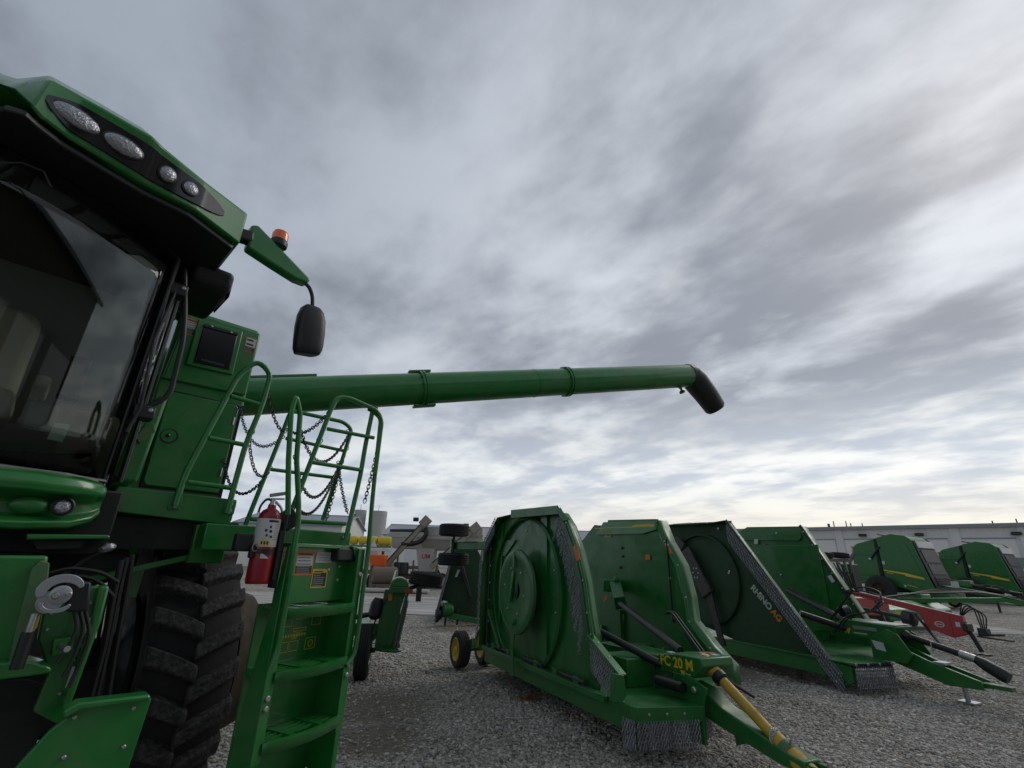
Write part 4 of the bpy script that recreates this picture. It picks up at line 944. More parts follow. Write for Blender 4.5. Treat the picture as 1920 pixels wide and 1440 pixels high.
MB().prism(yz(-.115, [(1.09,2.25),(1.14,2.36),(2.46,2.40),(2.46,2.28)]), (.02,0,0)).build('top_guard', GD, wa, bevel=.005)
MB().prism(yz(-.112, [(1.02,2.16),(1.12,2.25),(1.12,2.34),(.86,2.17)]), (.012,0,0)).build('top_corner', GD, wa, bevel=.004)
yc, zc_ = 2.22, 1.30
MB().lathe([(1.0,0),(1.0,.05),(.965,.07),(.955,.06),(.955,0)], (.05,yc,zc_), (-1,0,0), 64, caps=False).build('blade_ring', GD, wa)
dish = MB().lathe([(.52,.22),(.54,.24),(.53,.27),(.47,.285),(.40,.26),(.10,.25),(.10,.22)], (.13,yc-.02,zc_), (-1,0,0), 48).build('stump_jumper', GD, wa, smooth=40)
MB().obox((-.155,yc+.02,zc_+.50),(-.155,yc+.02,zc_+.30),.05,.01,(1,0,0)).build('dish_rib', GD, dish)
MB().obox((-.13,yc+.06,zc_+.25),(-.15,yc+.12,zc_-.15),.06,.03,(1,0,0)).build('hub_bar', GD, dish, bevel=.006)
MB().ellip((-.125,yc-.02,zc_), ((0,.055,0),(0,0,.11),(.01,0,0))).build('hub_hole', 'black_plastic', dish)
bl = MB().prism(yz(-.145, [(yc-.05,zc_-.35),(yc+.05,zc_-.35),(yc+.10,zc_-.70),(yc+.07,zc_-1.02),(yc-.04,zc_-1.02),(yc,zc_-.72)]), (.016,0,0)).build('blade', GD, wa, bevel=.004)
MB().bolt((-.146,yc,zc_-.40),(-1,0,0),.03,.02).build('blade_bolt', GD, wa)
MB().box(.02,.05,1.62,1.78,.5,2.3).build('wing_rib', GD, wa); MB().box(.02,.05,3.0,3.06,.5,2.25).build('wing_rib', GD, wa)
MB().prism(yz(.025, [(2.55,1.98),(3.15,1.98),(3.2,1.75),(2.9,1.75)]), (.03,0,0)).build('wing_gusset', GD, wa)
MB().obox((-.02,3.3,.95),(-.02,2.85,.50),.05,.06,(1,0,0)).build('wing_brace', GD, wa)
MB().tube([(-.02,3.36,.5),(-.02,3.36,2.0)], .018, 8).build('wing_rod', 'dark_steel', wa)
bolts(wa, [(-.03,3.30,z) for z in (.8,1.1,1.35,1.6,1.85)], (-1,0,0), .014, 'rib_bolts')
curtain(m1, yz(-.115, [(1.13,2.22),(.96,2.02),(.86,1.84),(.74,1.55),(.67,1.25),(.625,1.0)]), .26, .036, lean=(-.03,.035,0), rows=1, jitter=.014)
curtain(m1, yz(-.10, [(3.04,2.34),(3.52,1.92)]), .26, .045, lean=(0,.02,0))
curtain(m1, yz(-.10, [(3.53,1.88),(3.53,.78)]), .30, .10, lean=(-.01,.05,0))
for y in (.9,1.35,1.8,2.6,3.1): MB().box(-.04,.0,y-.05,y+.05,.455,.52).build('hinge_lug', GD, m1, bevel=.006)
for y in (1.0,1.9,2.9): MB().tube([(-.02,y-.25,.49),(-.02,y+.25,.49)], .022, 10).build('hinge_pin', 'dark_steel', m1)
bolts(wa, [(.048,yc+.80*math.cos(a),zc_+.80*math.sin(a)) for a in np.linspace(.3,6.5,10,endpoint=False)], (-1,0,0), .014, 'pan_bolts')
bolts(dish, [(-.158,yc-.02+.30*math.cos(a),zc_+.30*math.sin(a)) for a in np.linspace(.2,6.4,6,endpoint=False)], (-1,0,0), .016, 'dish_bolts')
# guard rail and hanging chain at the hinge end
sg = MB().obox((-.085,.535,.975),(-.085,.025,.700),.085,.022,(0,.5,1)).build('side_guard', 'green_paint', m1, bevel=.004)
MB().prism([(-0.206,0.01,0.726),(-0.082,0.01,0.705),(-0.063,0.01,0.531),(-0.122,0.01,0.485),(-0.219,0.01,0.502)], (0,.05,0)).build('guard_end_plate', GD, sg, bevel=.004)
bolts(sg, [(-.085,.53-.5*t_,.985-.275*t_) for t_ in (.25,.6,.92)], (0,.5,1), .010, 'guard_bolts')
curtain(m1, [(-.10,.52,.945),(-.10,.14,.735)], .30, .012, rows=1)
curtain(m1, [(.0,3.42,.95),(.03,3.42,.55)], .3, .03)

# far wing: its upper face shows
wb_o = [(3.64,1.96),(3.12,2.31),(1.555,2.32),(1.423,2.014),(1.201,1.689),(1.107,1.285),(1.089,.994),(.783,.727),(.55,.563),(.563,.34),(.9,.42),(3.6,.45)]
wb = MB().prism(yz(1.90, wb_o), (.02,0,0)).build('wing', GD, m1, bevel=.004)
be = [(1.555,2.32),(1.423,2.014),(1.201,1.689),(1.107,1.285),(1.089,.994),(.783,.727),(.55,.563),(.555,.36)]
strip(wb, 'front_skirt', [yz(1.90, be), yz(2.12, be)], .010, GD)
strip(wb, 'front_flange', [yz(1.893, be), yz(1.893, offset_poly(be, .055))], .008, 'green_paint')
bolts(wb, [(1.886, p_[0]-.02, p_[1]) for p_ in be[1:]], (-1,0,0), .011, 'flange_bolts')
MB().prism(yz(1.886, [(1.30,1.83),(1.40,1.98),(1.36,2.0),(1.255,1.845)]), (-.003,0,0)).build('reflector', 'orange_decal', wb)
tp = MB().prism([(1.86,3.04,2.149),(1.86,2.81,2.355),(1.86,1.536,2.304),(1.86,1.527,2.181),(1.86,1.838,2.13)], (.035,0,0)).build('top_panel', 'green_paint', wb, bevel=.004)
MB().prism([(1.88,2.717,2.351),(1.88,2.7,2.386),(1.88,1.543,2.337),(1.88,1.536,2.298)], (.06,0,0)).build('top_guard', GD, wb, bevel=.003)
MB().prism([(1.857,3.061,2.267),(1.857,2.086,2.247),(1.857,2.019,2.273),(1.857,1.561,2.263),(1.857,1.553,2.228),(1.857,1.998,2.231),(1.857,3.061,2.253)], (.002,0,0)).build('yellow_stripe', 'yellow_decal', wb)
q = [(1.87,3.542,1.949),(1.87,3.026,2.357),(1.87,3.104,2.38),(1.87,3.629,1.949)]
strip(wb, 'rear_skirt', [[(1.90,3.64,1.97),(1.90,3.12,2.32)],[(2.1,3.64,1.97),(2.1,3.12,2.32)]], .012, GD)
mb = MB().prism([(1.889,2.816,2.17),(1.889,2.639,2.165),(1.889,2.644,2.104),(1.889,2.82,2.109)], (-.003,0,0)); mb.build('decal_frame', 'yellow_decal', wb)
MB().prism([(1.885,2.782,2.156),(1.885,2.664,2.152),(1.885,2.666,2.118),(1.885,2.784,2.121)], (-.002,0,0)).build('decal_field', GD, wb)
bolts(wb, [(1.885,*p_) for p_ in ((2.37,1.93),(2.37,1.80),(1.35,.98),(2.44,1.63))], (-1,0,0), .022, 'wing_plugs', 'black_plastic')
gb = MB().obox((1.86,2.52,1.36),(1.60,2.40,1.36),.20,.18).build('wing_gearbox', GD, m1, bevel=.02)
MB().obox((1.74,2.40,1.38),(1.52,2.02,1.14),.17,.20,(0,.3,1)).build('gearbox_shield', GD, gb, bevel=.012)
MB().obox((1.64,2.22,1.375),(1.60,2.12,1.312),.07,.004,(.1,.5,1)).build('warning_decal', 'white_decal', gb)
MB().prism([(1.5,2.379,1.208),(1.5,2.296,1.244),(1.5,2.329,1.152),(1.5,2.412,1.116)], (.004,0,0)).build('warning_decal', 'orange_decal', gb)
for p_ in ((1.80,2.62,1.40),(1.68,2.30,1.44)): MB().ellip(p_, ((.04,0,0),(0,.05,0),(0,0,.05)), 10, 6).build('gearbox_cap', GD, gb)
MB().obox((1.86,2.45,1.0),(1.86,2.45,.5),.04,.06,(1,0,0)).build('wing_post', GD, wb)
s1a, s1b = [(1.48,1.974,1.138)][0], [(1,0.361,0.805)][0]
MB().tube([s1a, s1b], .040, 16).build('wing_driveshaft', 'black_plastic', m1, smooth=50)
s2a, s2b = [(0.3,1.203,1.003)][0], [(0.72,0.374,0.684)][0]
MB().tube([s2a, s2b], .040, 16).build('wing_driveshaft', 'black_plastic', m1, smooth=50)
for p_, s_ in ((s1a,s1b),(s2a,s2b)):
    chain_obj('shaft_chain', [sag(Vector(s_)+Vector((0,.1,0)), Vector(s_)+Vector((-.08,.02,-.22)), .05)], .02, .03, .016, .003, 'dark_steel', m1)
# centre gearbox cover with the model lettering
gf = [(.40,.785),(.10,.83),(-.202,.837),(-.225,.765),(-.101,.649),(.383,.620)]
cg = MB().prism(yz(.70, gf), (.44,0,0)).build('centre_gearbox_cover', GD, m1, bevel=.012)
lettering('model_lettering', 'FC 20 M', .132, 'yellow_decal', (.698,.362,.695), (0,-1,.03), (0,0,1), cg, .004)
lettering('emblem_lettering', 'W', .05, 'yellow_decal', (.698,.07,.652), (0,-1,.02), (0,0,1), cg, .005)
MB().box(.696,.699,-.06,.01,.664,.672).build('emblem_line', 'white_decal', cg)
for (x,y,m_) in ((.80,.30,'white_decal'),(.92,-.05,'white_decal'),(1.02,-.10,'white_decal'),(.97,.02,'orange_decal'),(1.06,-.02,'orange_decal')):
    MB().box(x-.035,x+.035,y-.03,y+.03,.8355-.0 if y < .1 else .805,.8405 if y < .1 else .812).build('cover_decal', m_, cg)
MB().prism([(.74,.40,.45),(1.10,.40,.45),(1.10,.40,.76),(.74,.40,.76)], (0,1.1,-.02)).build('frame_cover', GD, m1, bevel=.01)
MB().box(.40,.74,.55,1.0,.45,.72).build('frame_side_box', GD, m1, bevel=.01)
MB().box(.3,1.7,1.55,1.75,.45,.66).build('wing_lift_frame', GD, m1, bevel=.01)
MB().tube([(.2,1.65,.6),(.1,1.0,.62)], .03, 10).build('lift_cylinder', 'black_plastic', m1)
for k in range(4): MB().tube(round_path([(.3+.1*k,1.3,.46),(.45+.08*k,.9,.52+.03*k),(.8,.6,.60),(.95,.3,.55)], .2), .010, 6).build('hydraulic_hose', 'hose', m1)
can = MB().tube([(0.6,0.315,0.559),(0.6,0.139,0.561),(0.6,-0.041,0.562)], .050, 16).build('manual_canister', 'black_plastic', m1)
MB().prism([(.66,-.02,.44),(.66,-.22,.44),(.66,-.28,.60),(.66,-.10,.66),(.66,.15,.66),(.66,.15,.44)], (.02,0,0)).build('hitch_side_plate', GD, m1, bevel=.004)
MB().bolt((.66,-.13,.56),(-1,0,0),.03,.025).build('hitch_pin', 'steel', m1)
tn = MB().prism(yz(.80, [(.10,.58),(-.10,.55),(-.30,.44),(-.95,.27),(-1.08,.255),(-1.08,.17),(-.85,.17),(-.25,.28),(.10,.36)]), (.20,0,0)).build('tongue', GD, m1, bevel=.012)
cl_ = MB()
for x in (.83,.95): cl_.box(x,x+.025,-1.30,-1.02,.19,.235)
cl_.build('hitch_clevis', GD, tn, bevel=.004)
MB().lathe([(.02,0),(.02,.16)], (.90,-1.22,.13), (0,0,1), 12).build('drawbar_pin', 'steel', tn)
MB().prism([(0.83,-0.39,0.354),(0.83,-0.481,0.377),(0.83,-0.473,0.197),(0.83,-0.401,0.168)], (.06,0,0)).build('parking_leg', GD, tn, bevel=.004)
p0_, p1_ = Vector((.90,-.06,.785)), Vector((.88,-.80,.320))
pt = MB().tube([p0_+(p1_-p0_)*.12, p1_], .046, 20).build('pto_driveshaft', 'pto_yellow', m1, smooth=50)
dpt = (p1_-p0_).normalized()
MB().lathe([(.075,0),(.078,.10),(.060,.16),(.05,.20)], p0_, dpt, 20).build('shaft_cone', 'pto_yellow', pt)
MB().lathe([(.052,0),(.072,.02),(.072,.075),(.052,.09)], p0_+dpt*.17, dpt, 20).build('shaft_bell', 'black_plastic', pt)
MB().lathe([(.050,0),(.066,.02),(.066,.16),(.075,.20),(.085,.34),(.092,.42)], p1_-dpt*.04, dpt, 20).build('shaft_cone', 'pto_yellow', pt)
MB().lathe([(.068,.0),(.072,.01),(.072,.07),(.068,.08)], p1_+dpt*.05, dpt, 20, caps=False).build('cloth_wrap', 'worn_paint', pt)
wp = [[tuple(p1_+dpt*(.0+.01*k)+Vector((.075*math.cos(a+k),.02*math.sin(a),.075*math.sin(a+k)))) for a in np.linspace(0,5.6,16)] for k in range(3)]
chain_obj('shaft_chain', wp+[sag(p1_+Vector((.05,0,.07)),(1.0,-1.05,.38),.03),sag(p1_+Vector((.07,0,.02)),(.86,-.95,.37),.05)], .018, .027, .015, .0032, 'zinc', pt)
# transport wheels and wing wheels
MB().box(.10,1.8,3.38,3.95,.32,.48).build('rear_frame', GD, m1, bevel=.01)
MB().obox((.0,3.9,.42),(.0,4.22,.30),.08,.12).build('axle_arm', GD, m1); MB().tube([(-.05,4.25,.27),(.9,4.25,.27)], .035, 10).build('rear_axle', GD, m1)
wheel(m1, (-.10,4.25,.275), (1,0,0), .275, .20); wheel(m1, (.40,4.38,.275), (1,0,0), .275, .20); wheel(m1, (1.5,4.25,.275), (1,0,0), .275, .20)
wheel(m1, (-.34,4.28,2.165), (0,0,1), .27, .205, 'black_plastic'); wheel(m1, (-.34,4.22,1.675), (0,0,1), .27, .205, 'black_plastic')
MB().tube([(-.34,4.26,1.60),(-.34,4.26,2.25)], .022, 10).build('wheel_spindle', 'dark_steel', m1)
MB().obox((-.28,4.42,1.90),(-.05,3.40,1.90),.12,.13).build('wheel_arm', GD, m1, bevel=.01)
MB().obox((-.26,4.10,1.975),(-.12,3.62,1.975),.20,.012).build('arm_cover', 'white_paint', m1)
MB().obox((-.34,4.34,1.62),(-.34,4.34,2.02),.05,.08,(0,1,0)).build('wheel_yoke', GD, m1)
for off in (0,.05):
    MB().tube(round_path([(1.42+off,1.0,1.10),(1.36+off,.85,1.16),(1.30+off,.55,.95),(1.22+off,.1,.62),(1.15,-.4,.52)], .12), .012, 8).build('hydraulic_hose', 'hose', m1)
MB().tube([(1.30,.55,.93),(1.24,.22,.68)], .022, 8).build('hose_sleeve', 'black_plastic', m1)

for (y0,z0) in ((2.95,.72),(1.55,.60)): MB().obox((1.89,y0,z0),(1.80,y0,.46),.10,.05,(0,1,0)).build('wing_hinge', GD, m1, bevel=.008)
MB().tube([(1.88,1.35,.95),(1.88,1.35,2.05)], .012, 6).build('grease_line', 'hose', wb)
for z in (1.0,1.5,1.95): MB().box(1.875,1.90,1.33,1.37,z,z+.03).build('line_clip', 'steel', wb)
MB().prism([(1.886,2.535,0.947),(1.886,2.404,0.945),(1.886,2.411,0.869),(1.886,2.541,0.87)], (-.003,0,0)).build('warning_decal', 'yellow_decal', wb)
MB().prism([(1.886,1.826,1.827),(1.886,1.721,1.828),(1.886,1.729,1.752),(1.886,1.834,1.751)], (-.003,0,0)).build('warning_decal', 'orange_decal', wb)
# ---------------------------------------------------------------- mower 2
m2 = thing('rotary_mower', 'second green folding rotary mower with slanted chain-edged wing, lettered side and black driveshaft', 'mower', (5.11,7.91,0), R(26), GRP)
dk2 = MB().prism([(-.10,-.12,.40),(.58,-.27,.40),(.80,.05,.40),(1.25,.05,.40),(1.40,-.2,.40),(2.1,-.05,.40),(2.1,3.6,.40),(.02,3.6,.40)], (0,0,.025)).build('deck', GD, m2, bevel=.005)
MB().prism([(-.10,-.125,.36),(.58,-.275,.36),(.58,-.275,.425),(-.10,-.125,.425)], (.0,-.012,0)).build('front_lip', 'black_plastic', dk2, bevel=.003)
bolts(dk2, [(-.09+.66*t_,-.145-.145*t_,.41) for t_ in (.02,.34,.66,.99)], (-.2,-1,0), .020, 'lip_bolts')
curtain(m2, [(-.09,-.13,.37),(.58,-.28,.37)], .285, .0145, rows=1, big=1.35, lean=(.0,-.0,0))
curtain(m2, [(.60,-.27,.37),(.95,-.02,.37)], .285, .014, rows=1, big=1.35)
MB().prism([(.56,-.24,.375),(.78,.02,.375),(.92,-.02,.415),(.62,-.30,.395)], (0,0,.012)).build('deflector', 'zinc', dk2)
MB().prism([(-0.06,0.207,0.394),(-0.06,-0.064,0.372),(-0.06,-0.065,0.171),(-0.06,0.121,0.065),(-0.06,0.224,0.085)], (.10,0,0)).build('corner_plate', GD, m2, bevel=.006)
MB().box(-.02,.02,.2,3.6,.18,.42).build('side_skirt', GD, dk2, bevel=.004)
o2 = [(.12,.10),(1.83,2.53),(2.68,2.55),(3.66,2.55),(3.68,2.0),(3.45,.72),(2.19,.44)]
w2 = MB().prism(yz(.10, o2), (.02,0,0)).build('wing', 'shaded_underside_green', m2, bevel=.004)
e2_ = [(.10,.12),(1.82,2.50)]
strip(w2, 'front_skirt', [yz(-.06, e2_), yz(.10, e2_)], .012, GD)
MB().obox((-.06,.07,.14),(-.06,1.80,2.54),.022,.045,(0,-.8,.55)).build('front_flange', 'black_plastic', w2)
bolts(w2, [(-.06,.07+1.73*t_-.02,.14+2.40*t_+.02) for t_ in np.linspace(.04,.98,9)], (-.3,-.8,.5), .016, 'flange_bolts')
strip(w2, 'top_skirt', [yz(-.10, [(1.80,2.53),(2.2,2.50),(3.68,2.53)]), yz(.11, [(1.80,2.53),(2.2,2.50),(3.68,2.53)])], .014, GD)
bolts(w2, [(-.02,y,2.52) for y in (2.0,2.3,2.55,2.85)], (0,0,1), .014, 'top_bolts')
MB().box(-.02,.10,2.75,3.25,2.515,2.545).build('top_plate', 'zinc', w2)
curtain(m2, yz(-.075, [(1.80,2.46),(.09,.26)]), .34, .0125, rows=1, big=1.35)
MB().lathe([(.86,0),(.86,.06),(.83,.07),(.83,0)], (.10,2.62,1.45), (-1,0,0), 60, caps=False).build('blade_ring', 'shaded_underside_green', w2)
hb2 = MB().obox((-.02,2.95,2.0),(-.04,2.45,1.15),.10,.28,(0,1,.3)).build('blade_carrier', 'dark_steel', w2, bevel=.02)
MB().obox((-.03,2.45,1.25),(-.03,2.25,.30),.03,.14,(0,1,0)).build('blade', 'dark_steel', w2, bevel=.004)
MB().obox((-.03,3.0,2.05),(-.03,3.2,2.25),.03,.16,(0,1,-.6)).build('blade', 'dark_steel', w2, bevel=.004)
bolts(w2, [(-.08,2.68+.07*math.cos(a),1.55+.10*math.sin(a)) for a in np.linspace(0,6.28,6,endpoint=False)], (-1,0,0), .016, 'carrier_bolts')
bolts(w2, [(.10,2.0,1.60),(.10,2.02,1.57),(.10,1.38,1.25),(.05,2.1,2.40)], (-1,0,0), .024, 'wing_plugs')
tx = (0,-.68,-.73); ty = (0,-.73,.68)
p_ = Vector((.0985,1.385,1.515))-Vector((0,-.73,.68))*.25; lettering('side_lettering', 'RHINO', .150, 'silver_decal', p_-Vector(ty)*.02, tx, ty, w2, .006)
lettering('side_lettering', 'AG', .150, 'orange_decal', p_+Vector(tx)*.50-Vector(ty)*.02, tx, ty, w2, .006)
ob2 = [(3.30,2.0),(3.30,2.42),(2.95,2.57),(1.669,2.53),(.747,.784),(.70,.42),(3.4,.42)]
w2b = MB().prism(yz(2.0, ob2), (.02,0,0)).build('wing', GD, m2, bevel=.004)
eb = [(1.66,2.53),(.747,.784),(.70,.45)]
strip(w2b, 'front_skirt', [yz(1.99, eb), yz(2.2, eb)], .012, GD)
MB().obox((1.985,1.66,2.55),(1.985,.74,.80),.02,.05,(0,-.8,.4)).build('front_flange', 'dark_steel', w2b)
bolts(w2b, [(1.97,1.64-.9*t_,2.5-1.7*t_) for t_ in np.linspace(.05,.98,7)], (-1,0,0), .016, 'flange_bolts')
MB().prism([(1.96,3.203,2.399),(1.96,1.668,2.386),(1.96,1.65,2.3),(1.96,1.731,2.238),(1.96,3.223,2.279)], (.04,0,0)).build('upper_fold', GD, w2b, bevel=.006)
MB().box(1.985,2.0,2.52,2.60,.5,2.2).build('wing_rib', GD, w2b); MB().box(1.97,2.0,1.35,2.52,.5,2.16).build('lower_sheet', GD, w2b, bevel=.02)
MB().prism([(1.955,2.772,2.293),(1.955,2.676,2.29),(1.955,2.694,2.187),(1.955,2.79,2.189)], (.004,0,0)).build('sticker', 'white_decal', w2b)
MB().prism([(1.965,1.273,1.571),(1.965,1.197,1.594),(1.965,1.139,1.481),(1.965,1.206,1.449)], (.004,0,0)).build('sticker', 'white_decal', w2b)
bolts(w2b, [(1.96,2.2,2.40),(1.96,2.25,1.55)], (-1,0,0), .022, 'wing_plugs')
g2 = MB().prism(yz(.80, [(.56,.86),(.45,.93),(-.34,.90),(-.26,.70),(.12,.68),(.48,.70)]), (.46,0,0)).build('centre_gearbox_cover', GD, m2, bevel=.012)
MB().box(.83,1.23,-.32,.10,.91,.922).build('cover_lid', 'white_paint', g2)
lettering('emblem_lettering', 'W', .10, 'yellow_decal', (.796,.46,.725), (0,-1,.0), (0,0,1), g2, .008)
MB().box(.794,.799,.10,.30,.735,.75).build('emblem_line', 'white_decal', g2)
MB().box(.794,.799,-.05,.30,.80,.85).build('emblem_plate', 'grey_decal', g2)
MB().lathe([(.05,0),(.085,.02),(.085,.15),(.06,.18)], (.95,.55,1.02), (1,-.3,.2), 18).build('shaft_bell', 'black_plastic', m2)
for a_, b_ in (([(0.3,0.835,0.981)][0],[(0.8,0.426,0.789)][0]),([(1.75,1.997,1.255)][0],[(1.1,0.539,0.864)][0])):
    MB().tube([a_, b_], .050, 16).build('wing_driveshaft', 'black_plastic', m2, smooth=50)
MB().prism(yz(.74, [(.05,.42),(.05,.70),(-.22,.86),(-.36,.80),(-.50,.55),(-.40,.42)]), (.03,0,0)).build('hitch_side_plate', GD, m2, bevel=.006)
MB().prism(yz(1.24, [(.05,.42),(.05,.70),(-.22,.86),(-.36,.80),(-.50,.55),(-.40,.42)]), (.03,0,0)).build('hitch_side_plate', GD, m2, bevel=.006)
MB().prism(yz(.736, [(-.02,.56),(.02,.68),(-.14,.66),(-.16,.54)]), (-.004,0,0)).build('sticker', 'white_decal', m2)
t2 = MB()
t2.prism(yz(.86, [(-.10,.72),(-.35,.60),(-.60,.50),(-1.18,.34),(-1.20,.24),(-.80,.22),(-.30,.36),(-.10,.42)]), (.05,0,0)).prism(yz(1.10, [(-.10,.72),(-.35,.60),(-.60,.50),(-1.18,.34),(-1.20,.24),(-.80,.22),(-.30,.36),(-.10,.42)]), (.05,0,0)).box(.91,1.10,-1.0,-.5,.29,.33)
t2 = t2.build('tongue', GD, m2, bevel=.006)
MB().box(.94,1.07,-1.45,-1.15,.27,.32).build('hitch_clevis', GD, t2, bevel=.004)
MB().box(.90,1.11,-.80,-.66,.46,.49).build('tongue_bracket', 'zinc', t2)
MB().lathe([(.03,0),(.03,.30)], (1.10,-.88,.03), (0,0,1), 12).build('jack_post', 'zinc', m2); MB().box(1.02,1.22,-.98,-.78,.002,.03).build('jack_foot', 'zinc', m2, bevel=.005)
a_, b_, c_, d_ = Vector((1.05,-.22,.80)), Vector((1.05,-1.00,.615)), Vector((1.05,-1.12,.585)), Vector((1.05,-1.42,.41))
ps = MB().tube([a_, b_], .045, 18).build('pto_driveshaft', 'black_plastic', m2, smooth=50)
MB().lathe([(.06,0),(.09,.03),(.075,.12),(.05,.16)], a_, (b_-a_), 18).build('shaft_cone', 'black_plastic', ps)
MB().tube([b_-(b_-a_)*.06, c_], .052, 18).build('shaft_collar', 'steel', ps)
MB().tube([c_, c_+(d_-c_)*.3, d_-(d_-c_)*.15, d_], [.055,.078,.085,.075], 18).build('shaft_boot', 'black_plastic', ps, smooth=50)
chain_obj('shaft_chain', [[tuple(a_+(b_-a_)*.55+Vector((.06*math.cos(t_),0,.06*math.sin(t_)-.02))) for t_ in np.linspace(0,6,14)]], .02, .03, .016, .003, 'zinc', ps)
for k in range(3):
    MB().tube(round_path([(.70+.1*k,.55,.72),(.62+.1*k,.25,1.02),(.95,.05,1.06),(1.15,-.10,1.35-.06*k),(1.45,.35,1.45-.08*k),(1.7,.9,1.3)], .25), .012, 6).build('hydraulic_hose', 'hose', m2)
MB().obox(*[(0.9,0.724,0.857),(0.9,0.228,1.394)], .03, .03).build('hose_stay', 'black_plastic', m2)
MB().box(.2,1.9,1.4,1.7,.42,.62).build('wing_lift_frame', GD, m2, bevel=.01)
MB().box(.3,1.8,3.6,4.1,.32,.46).build('rear_frame', GD, m2)
for x in (.3,.7,1.4,1.8): wheel(m2, (x,4.2,.29), (1,0,0), .29, .2)
MB().tube([(.2,4.2,.29),(1.9,4.2,.29)], .04, 8).build('rear_axle', GD, m2); MB().obox((1.0,4.05,.40),(1.0,4.22,.30),.1,.1).build('axle_arm', GD, m2)
MB().box(.2,.28,.9,1.0,.0,.2).build('skid_shoe', 'dark_steel', m2)

# ---------------------------------------------------------------- mower behind the ladder, seen edge-on
m3 = thing('rotary_mower', 'green mower standing edge-on between the combine ladder and the nearest mower, chain down one side', 'mower', (-1.8,7.9,0), R(12), GRP)
w3 = MB().prism([(-0.058,-0,1.216),(0.266,-0,1.199),(0.211,0,0.958),(0.161,0,0.419),(-0.116,-0,0.42),(-0.097,0,0.883)], (0,.05,0)); w3.v = w3.v
w3 = w3.build('wing', GD, m3, bevel=.006)
MB().prism([(.02,.05,.50),(.02,.05,1.28),(.05,1.6,1.45),(.05,1.8,.5)], (.03,0,0)).build('wing_plate', GD, w3)
for x0 in (.04,.12,.20):
    MB().obox((x0-.02,-.01,.45),(x0+.10,-.01,1.22),.03,.03,(0,1,0)).build('wing_rib', GD, w3)
cap = MB(); rr_ = []
for a in np.linspace(0, math.pi, 12): rr_.append((.07-.14*math.cos(a), .13*math.sin(a)))
cap.prism([(x+.08,-.06,1.26+z) for x, z in rr_], (0,.5,0)).build('top_housing', 'green_paint', m3, bevel=.01)
MB().box(.0,.32,-.08,.35,1.17,1.26).build('wing_head', GD, m3, bevel=.01)
MB().box(.24,.36,-.10,-.08,1.17,1.23).build('tail_lamp', 'red_lens', m3, bevel=.004); MB().box(.0,.06,-.02,.0,1.06,1.18).build('side_reflector', 'orange_decal', m3)
wheel(m3, (.56,.15,1.37), (.12,0,1), .27, .20, 'black_plastic'); MB().tube([(.30,.15,1.22),(.52,.15,1.30)], .03, 8).build('wheel_spindle', 'dark_steel', m3)
MB().box(.42,.50,.0,.08,1.05,1.24).build('spindle_bracket', 'dark_steel', m3)
curtain(m3, [(0.258,-0.05,1.112),(0.218,-0.05,0.89),(0.183,-0.05,0.637)], .28, .008, rows=2, lean=(-.03,0,0)); curtain(m3, [(0.273,0.3,1.164),(0.206,0.3,0.703)], .28, .014)
wheel(m3, (-.27,.10,.37), (1,0,0), .37, .21, 'green_paint'); wheel(m3, (-.70,.10,.37), (1,0,0), .37, .21, 'green_paint')
MB().box(-.55,.02,.05,.18,.62,.74).build('frame_arm', GD, m3, bevel=.01); MB().obox((-.30,.10,.40),(-.05,.10,.66),.06,.08).build('axle_arm', GD, m3); MB().tube([(-.8,.1,.37),(-.1,.1,.37)], .03, 8).build('axle', 'dark_steel', m3)
MB().lathe([(.05,0),(.10,.05),(.10,.22),(.06,.30)], (-.18,.0,.80), (.15,0,1), 16).build('shaft_bell', 'black_plastic', m3)
MB().tube([(-.6,.0,.80),(-.18,0,.88)], .035, 10).build('wing_driveshaft', 'black_plastic', m3)
MB().lathe([(.05,0),(.22,.02),(.24,.05),(.10,.07)], (.06,.10,.36), (.1,0,1), 20).build('skid_pan', GD, m3)
MB().obox((.0,.05,.42),(.25,.05,.45),.1,.06).build('wing_foot', GD, m3)
MB().box(-1.6,-.3,.6,2.2,.5,.6).build('deck', GD, m3)
MB().tube(round_path([(-.5,0,.75),(-.2,-.05,.6),(-.1,-.05,.95),(.0,0,1.1)], .1), .012, 6).build('hydraulic_hose', 'hose', m3)

# ---------------------------------------------------------------- mower far behind
m4 = thing('rotary_mower', 'distant green mower with dark drive arm, left of the nearest mower', 'mower', (-1.4,14.2,0), R(8), GRP)
w4 = MB().prism([(-0.128,-0,1.897),(0.52,0,2.003),(0.722,-0,1.665),(0.8,0,0.095),(-0.473,0,0.275),(-0.305,0,1.081)], (0,.03,0)).build('wing', 'shaded_underside_green', m4, bevel=.006)
q = [(-0.128,-0,1.897),(-0.305,0,1.081),(-0.473,0,0.275)]
strip(w4, 'edge_skirt', [q, [(p_[0],-.25,p_[2]) for p_ in q]], .02, GD)
curtain(m4, [(p_[0]-.03,-.25,p_[2]) for p_ in q], .3, .02)
MB().prism([(-0.51,-0.02,0.382),(0.795,-0.02,0.163),(0.802,-0.02,0.032),(-0.498,-0.02,0.238)], (0,-.2,0)).build('lower_beam', GD, w4, bevel=.01)
MB().obox(*[(0.134,-0.15,1.482),(0.419,-0.15,0.698)], .12, .1).build('drive_arm', 'black_plastic', m4, bevel=.02); MB().obox(*[(0.388,-0.12,0.763),(0.37,-0.12,0.104)], .06, .06).build('drive_post', 'black_plastic', m4)
MB().obox(*[(0.137,-0.1,1.481),(0.074,-0.1,1.093)], .06, .05).build('drive_link', 'black_plastic', m4)
MB().prism([(0.026,-0.04,1.393),(0.101,-0.04,1.395),(0.025,-0.04,1.2),(-0.035,-0.04,1.198)], (0,-.01,0)).build('sticker', 'white_decal', m4)
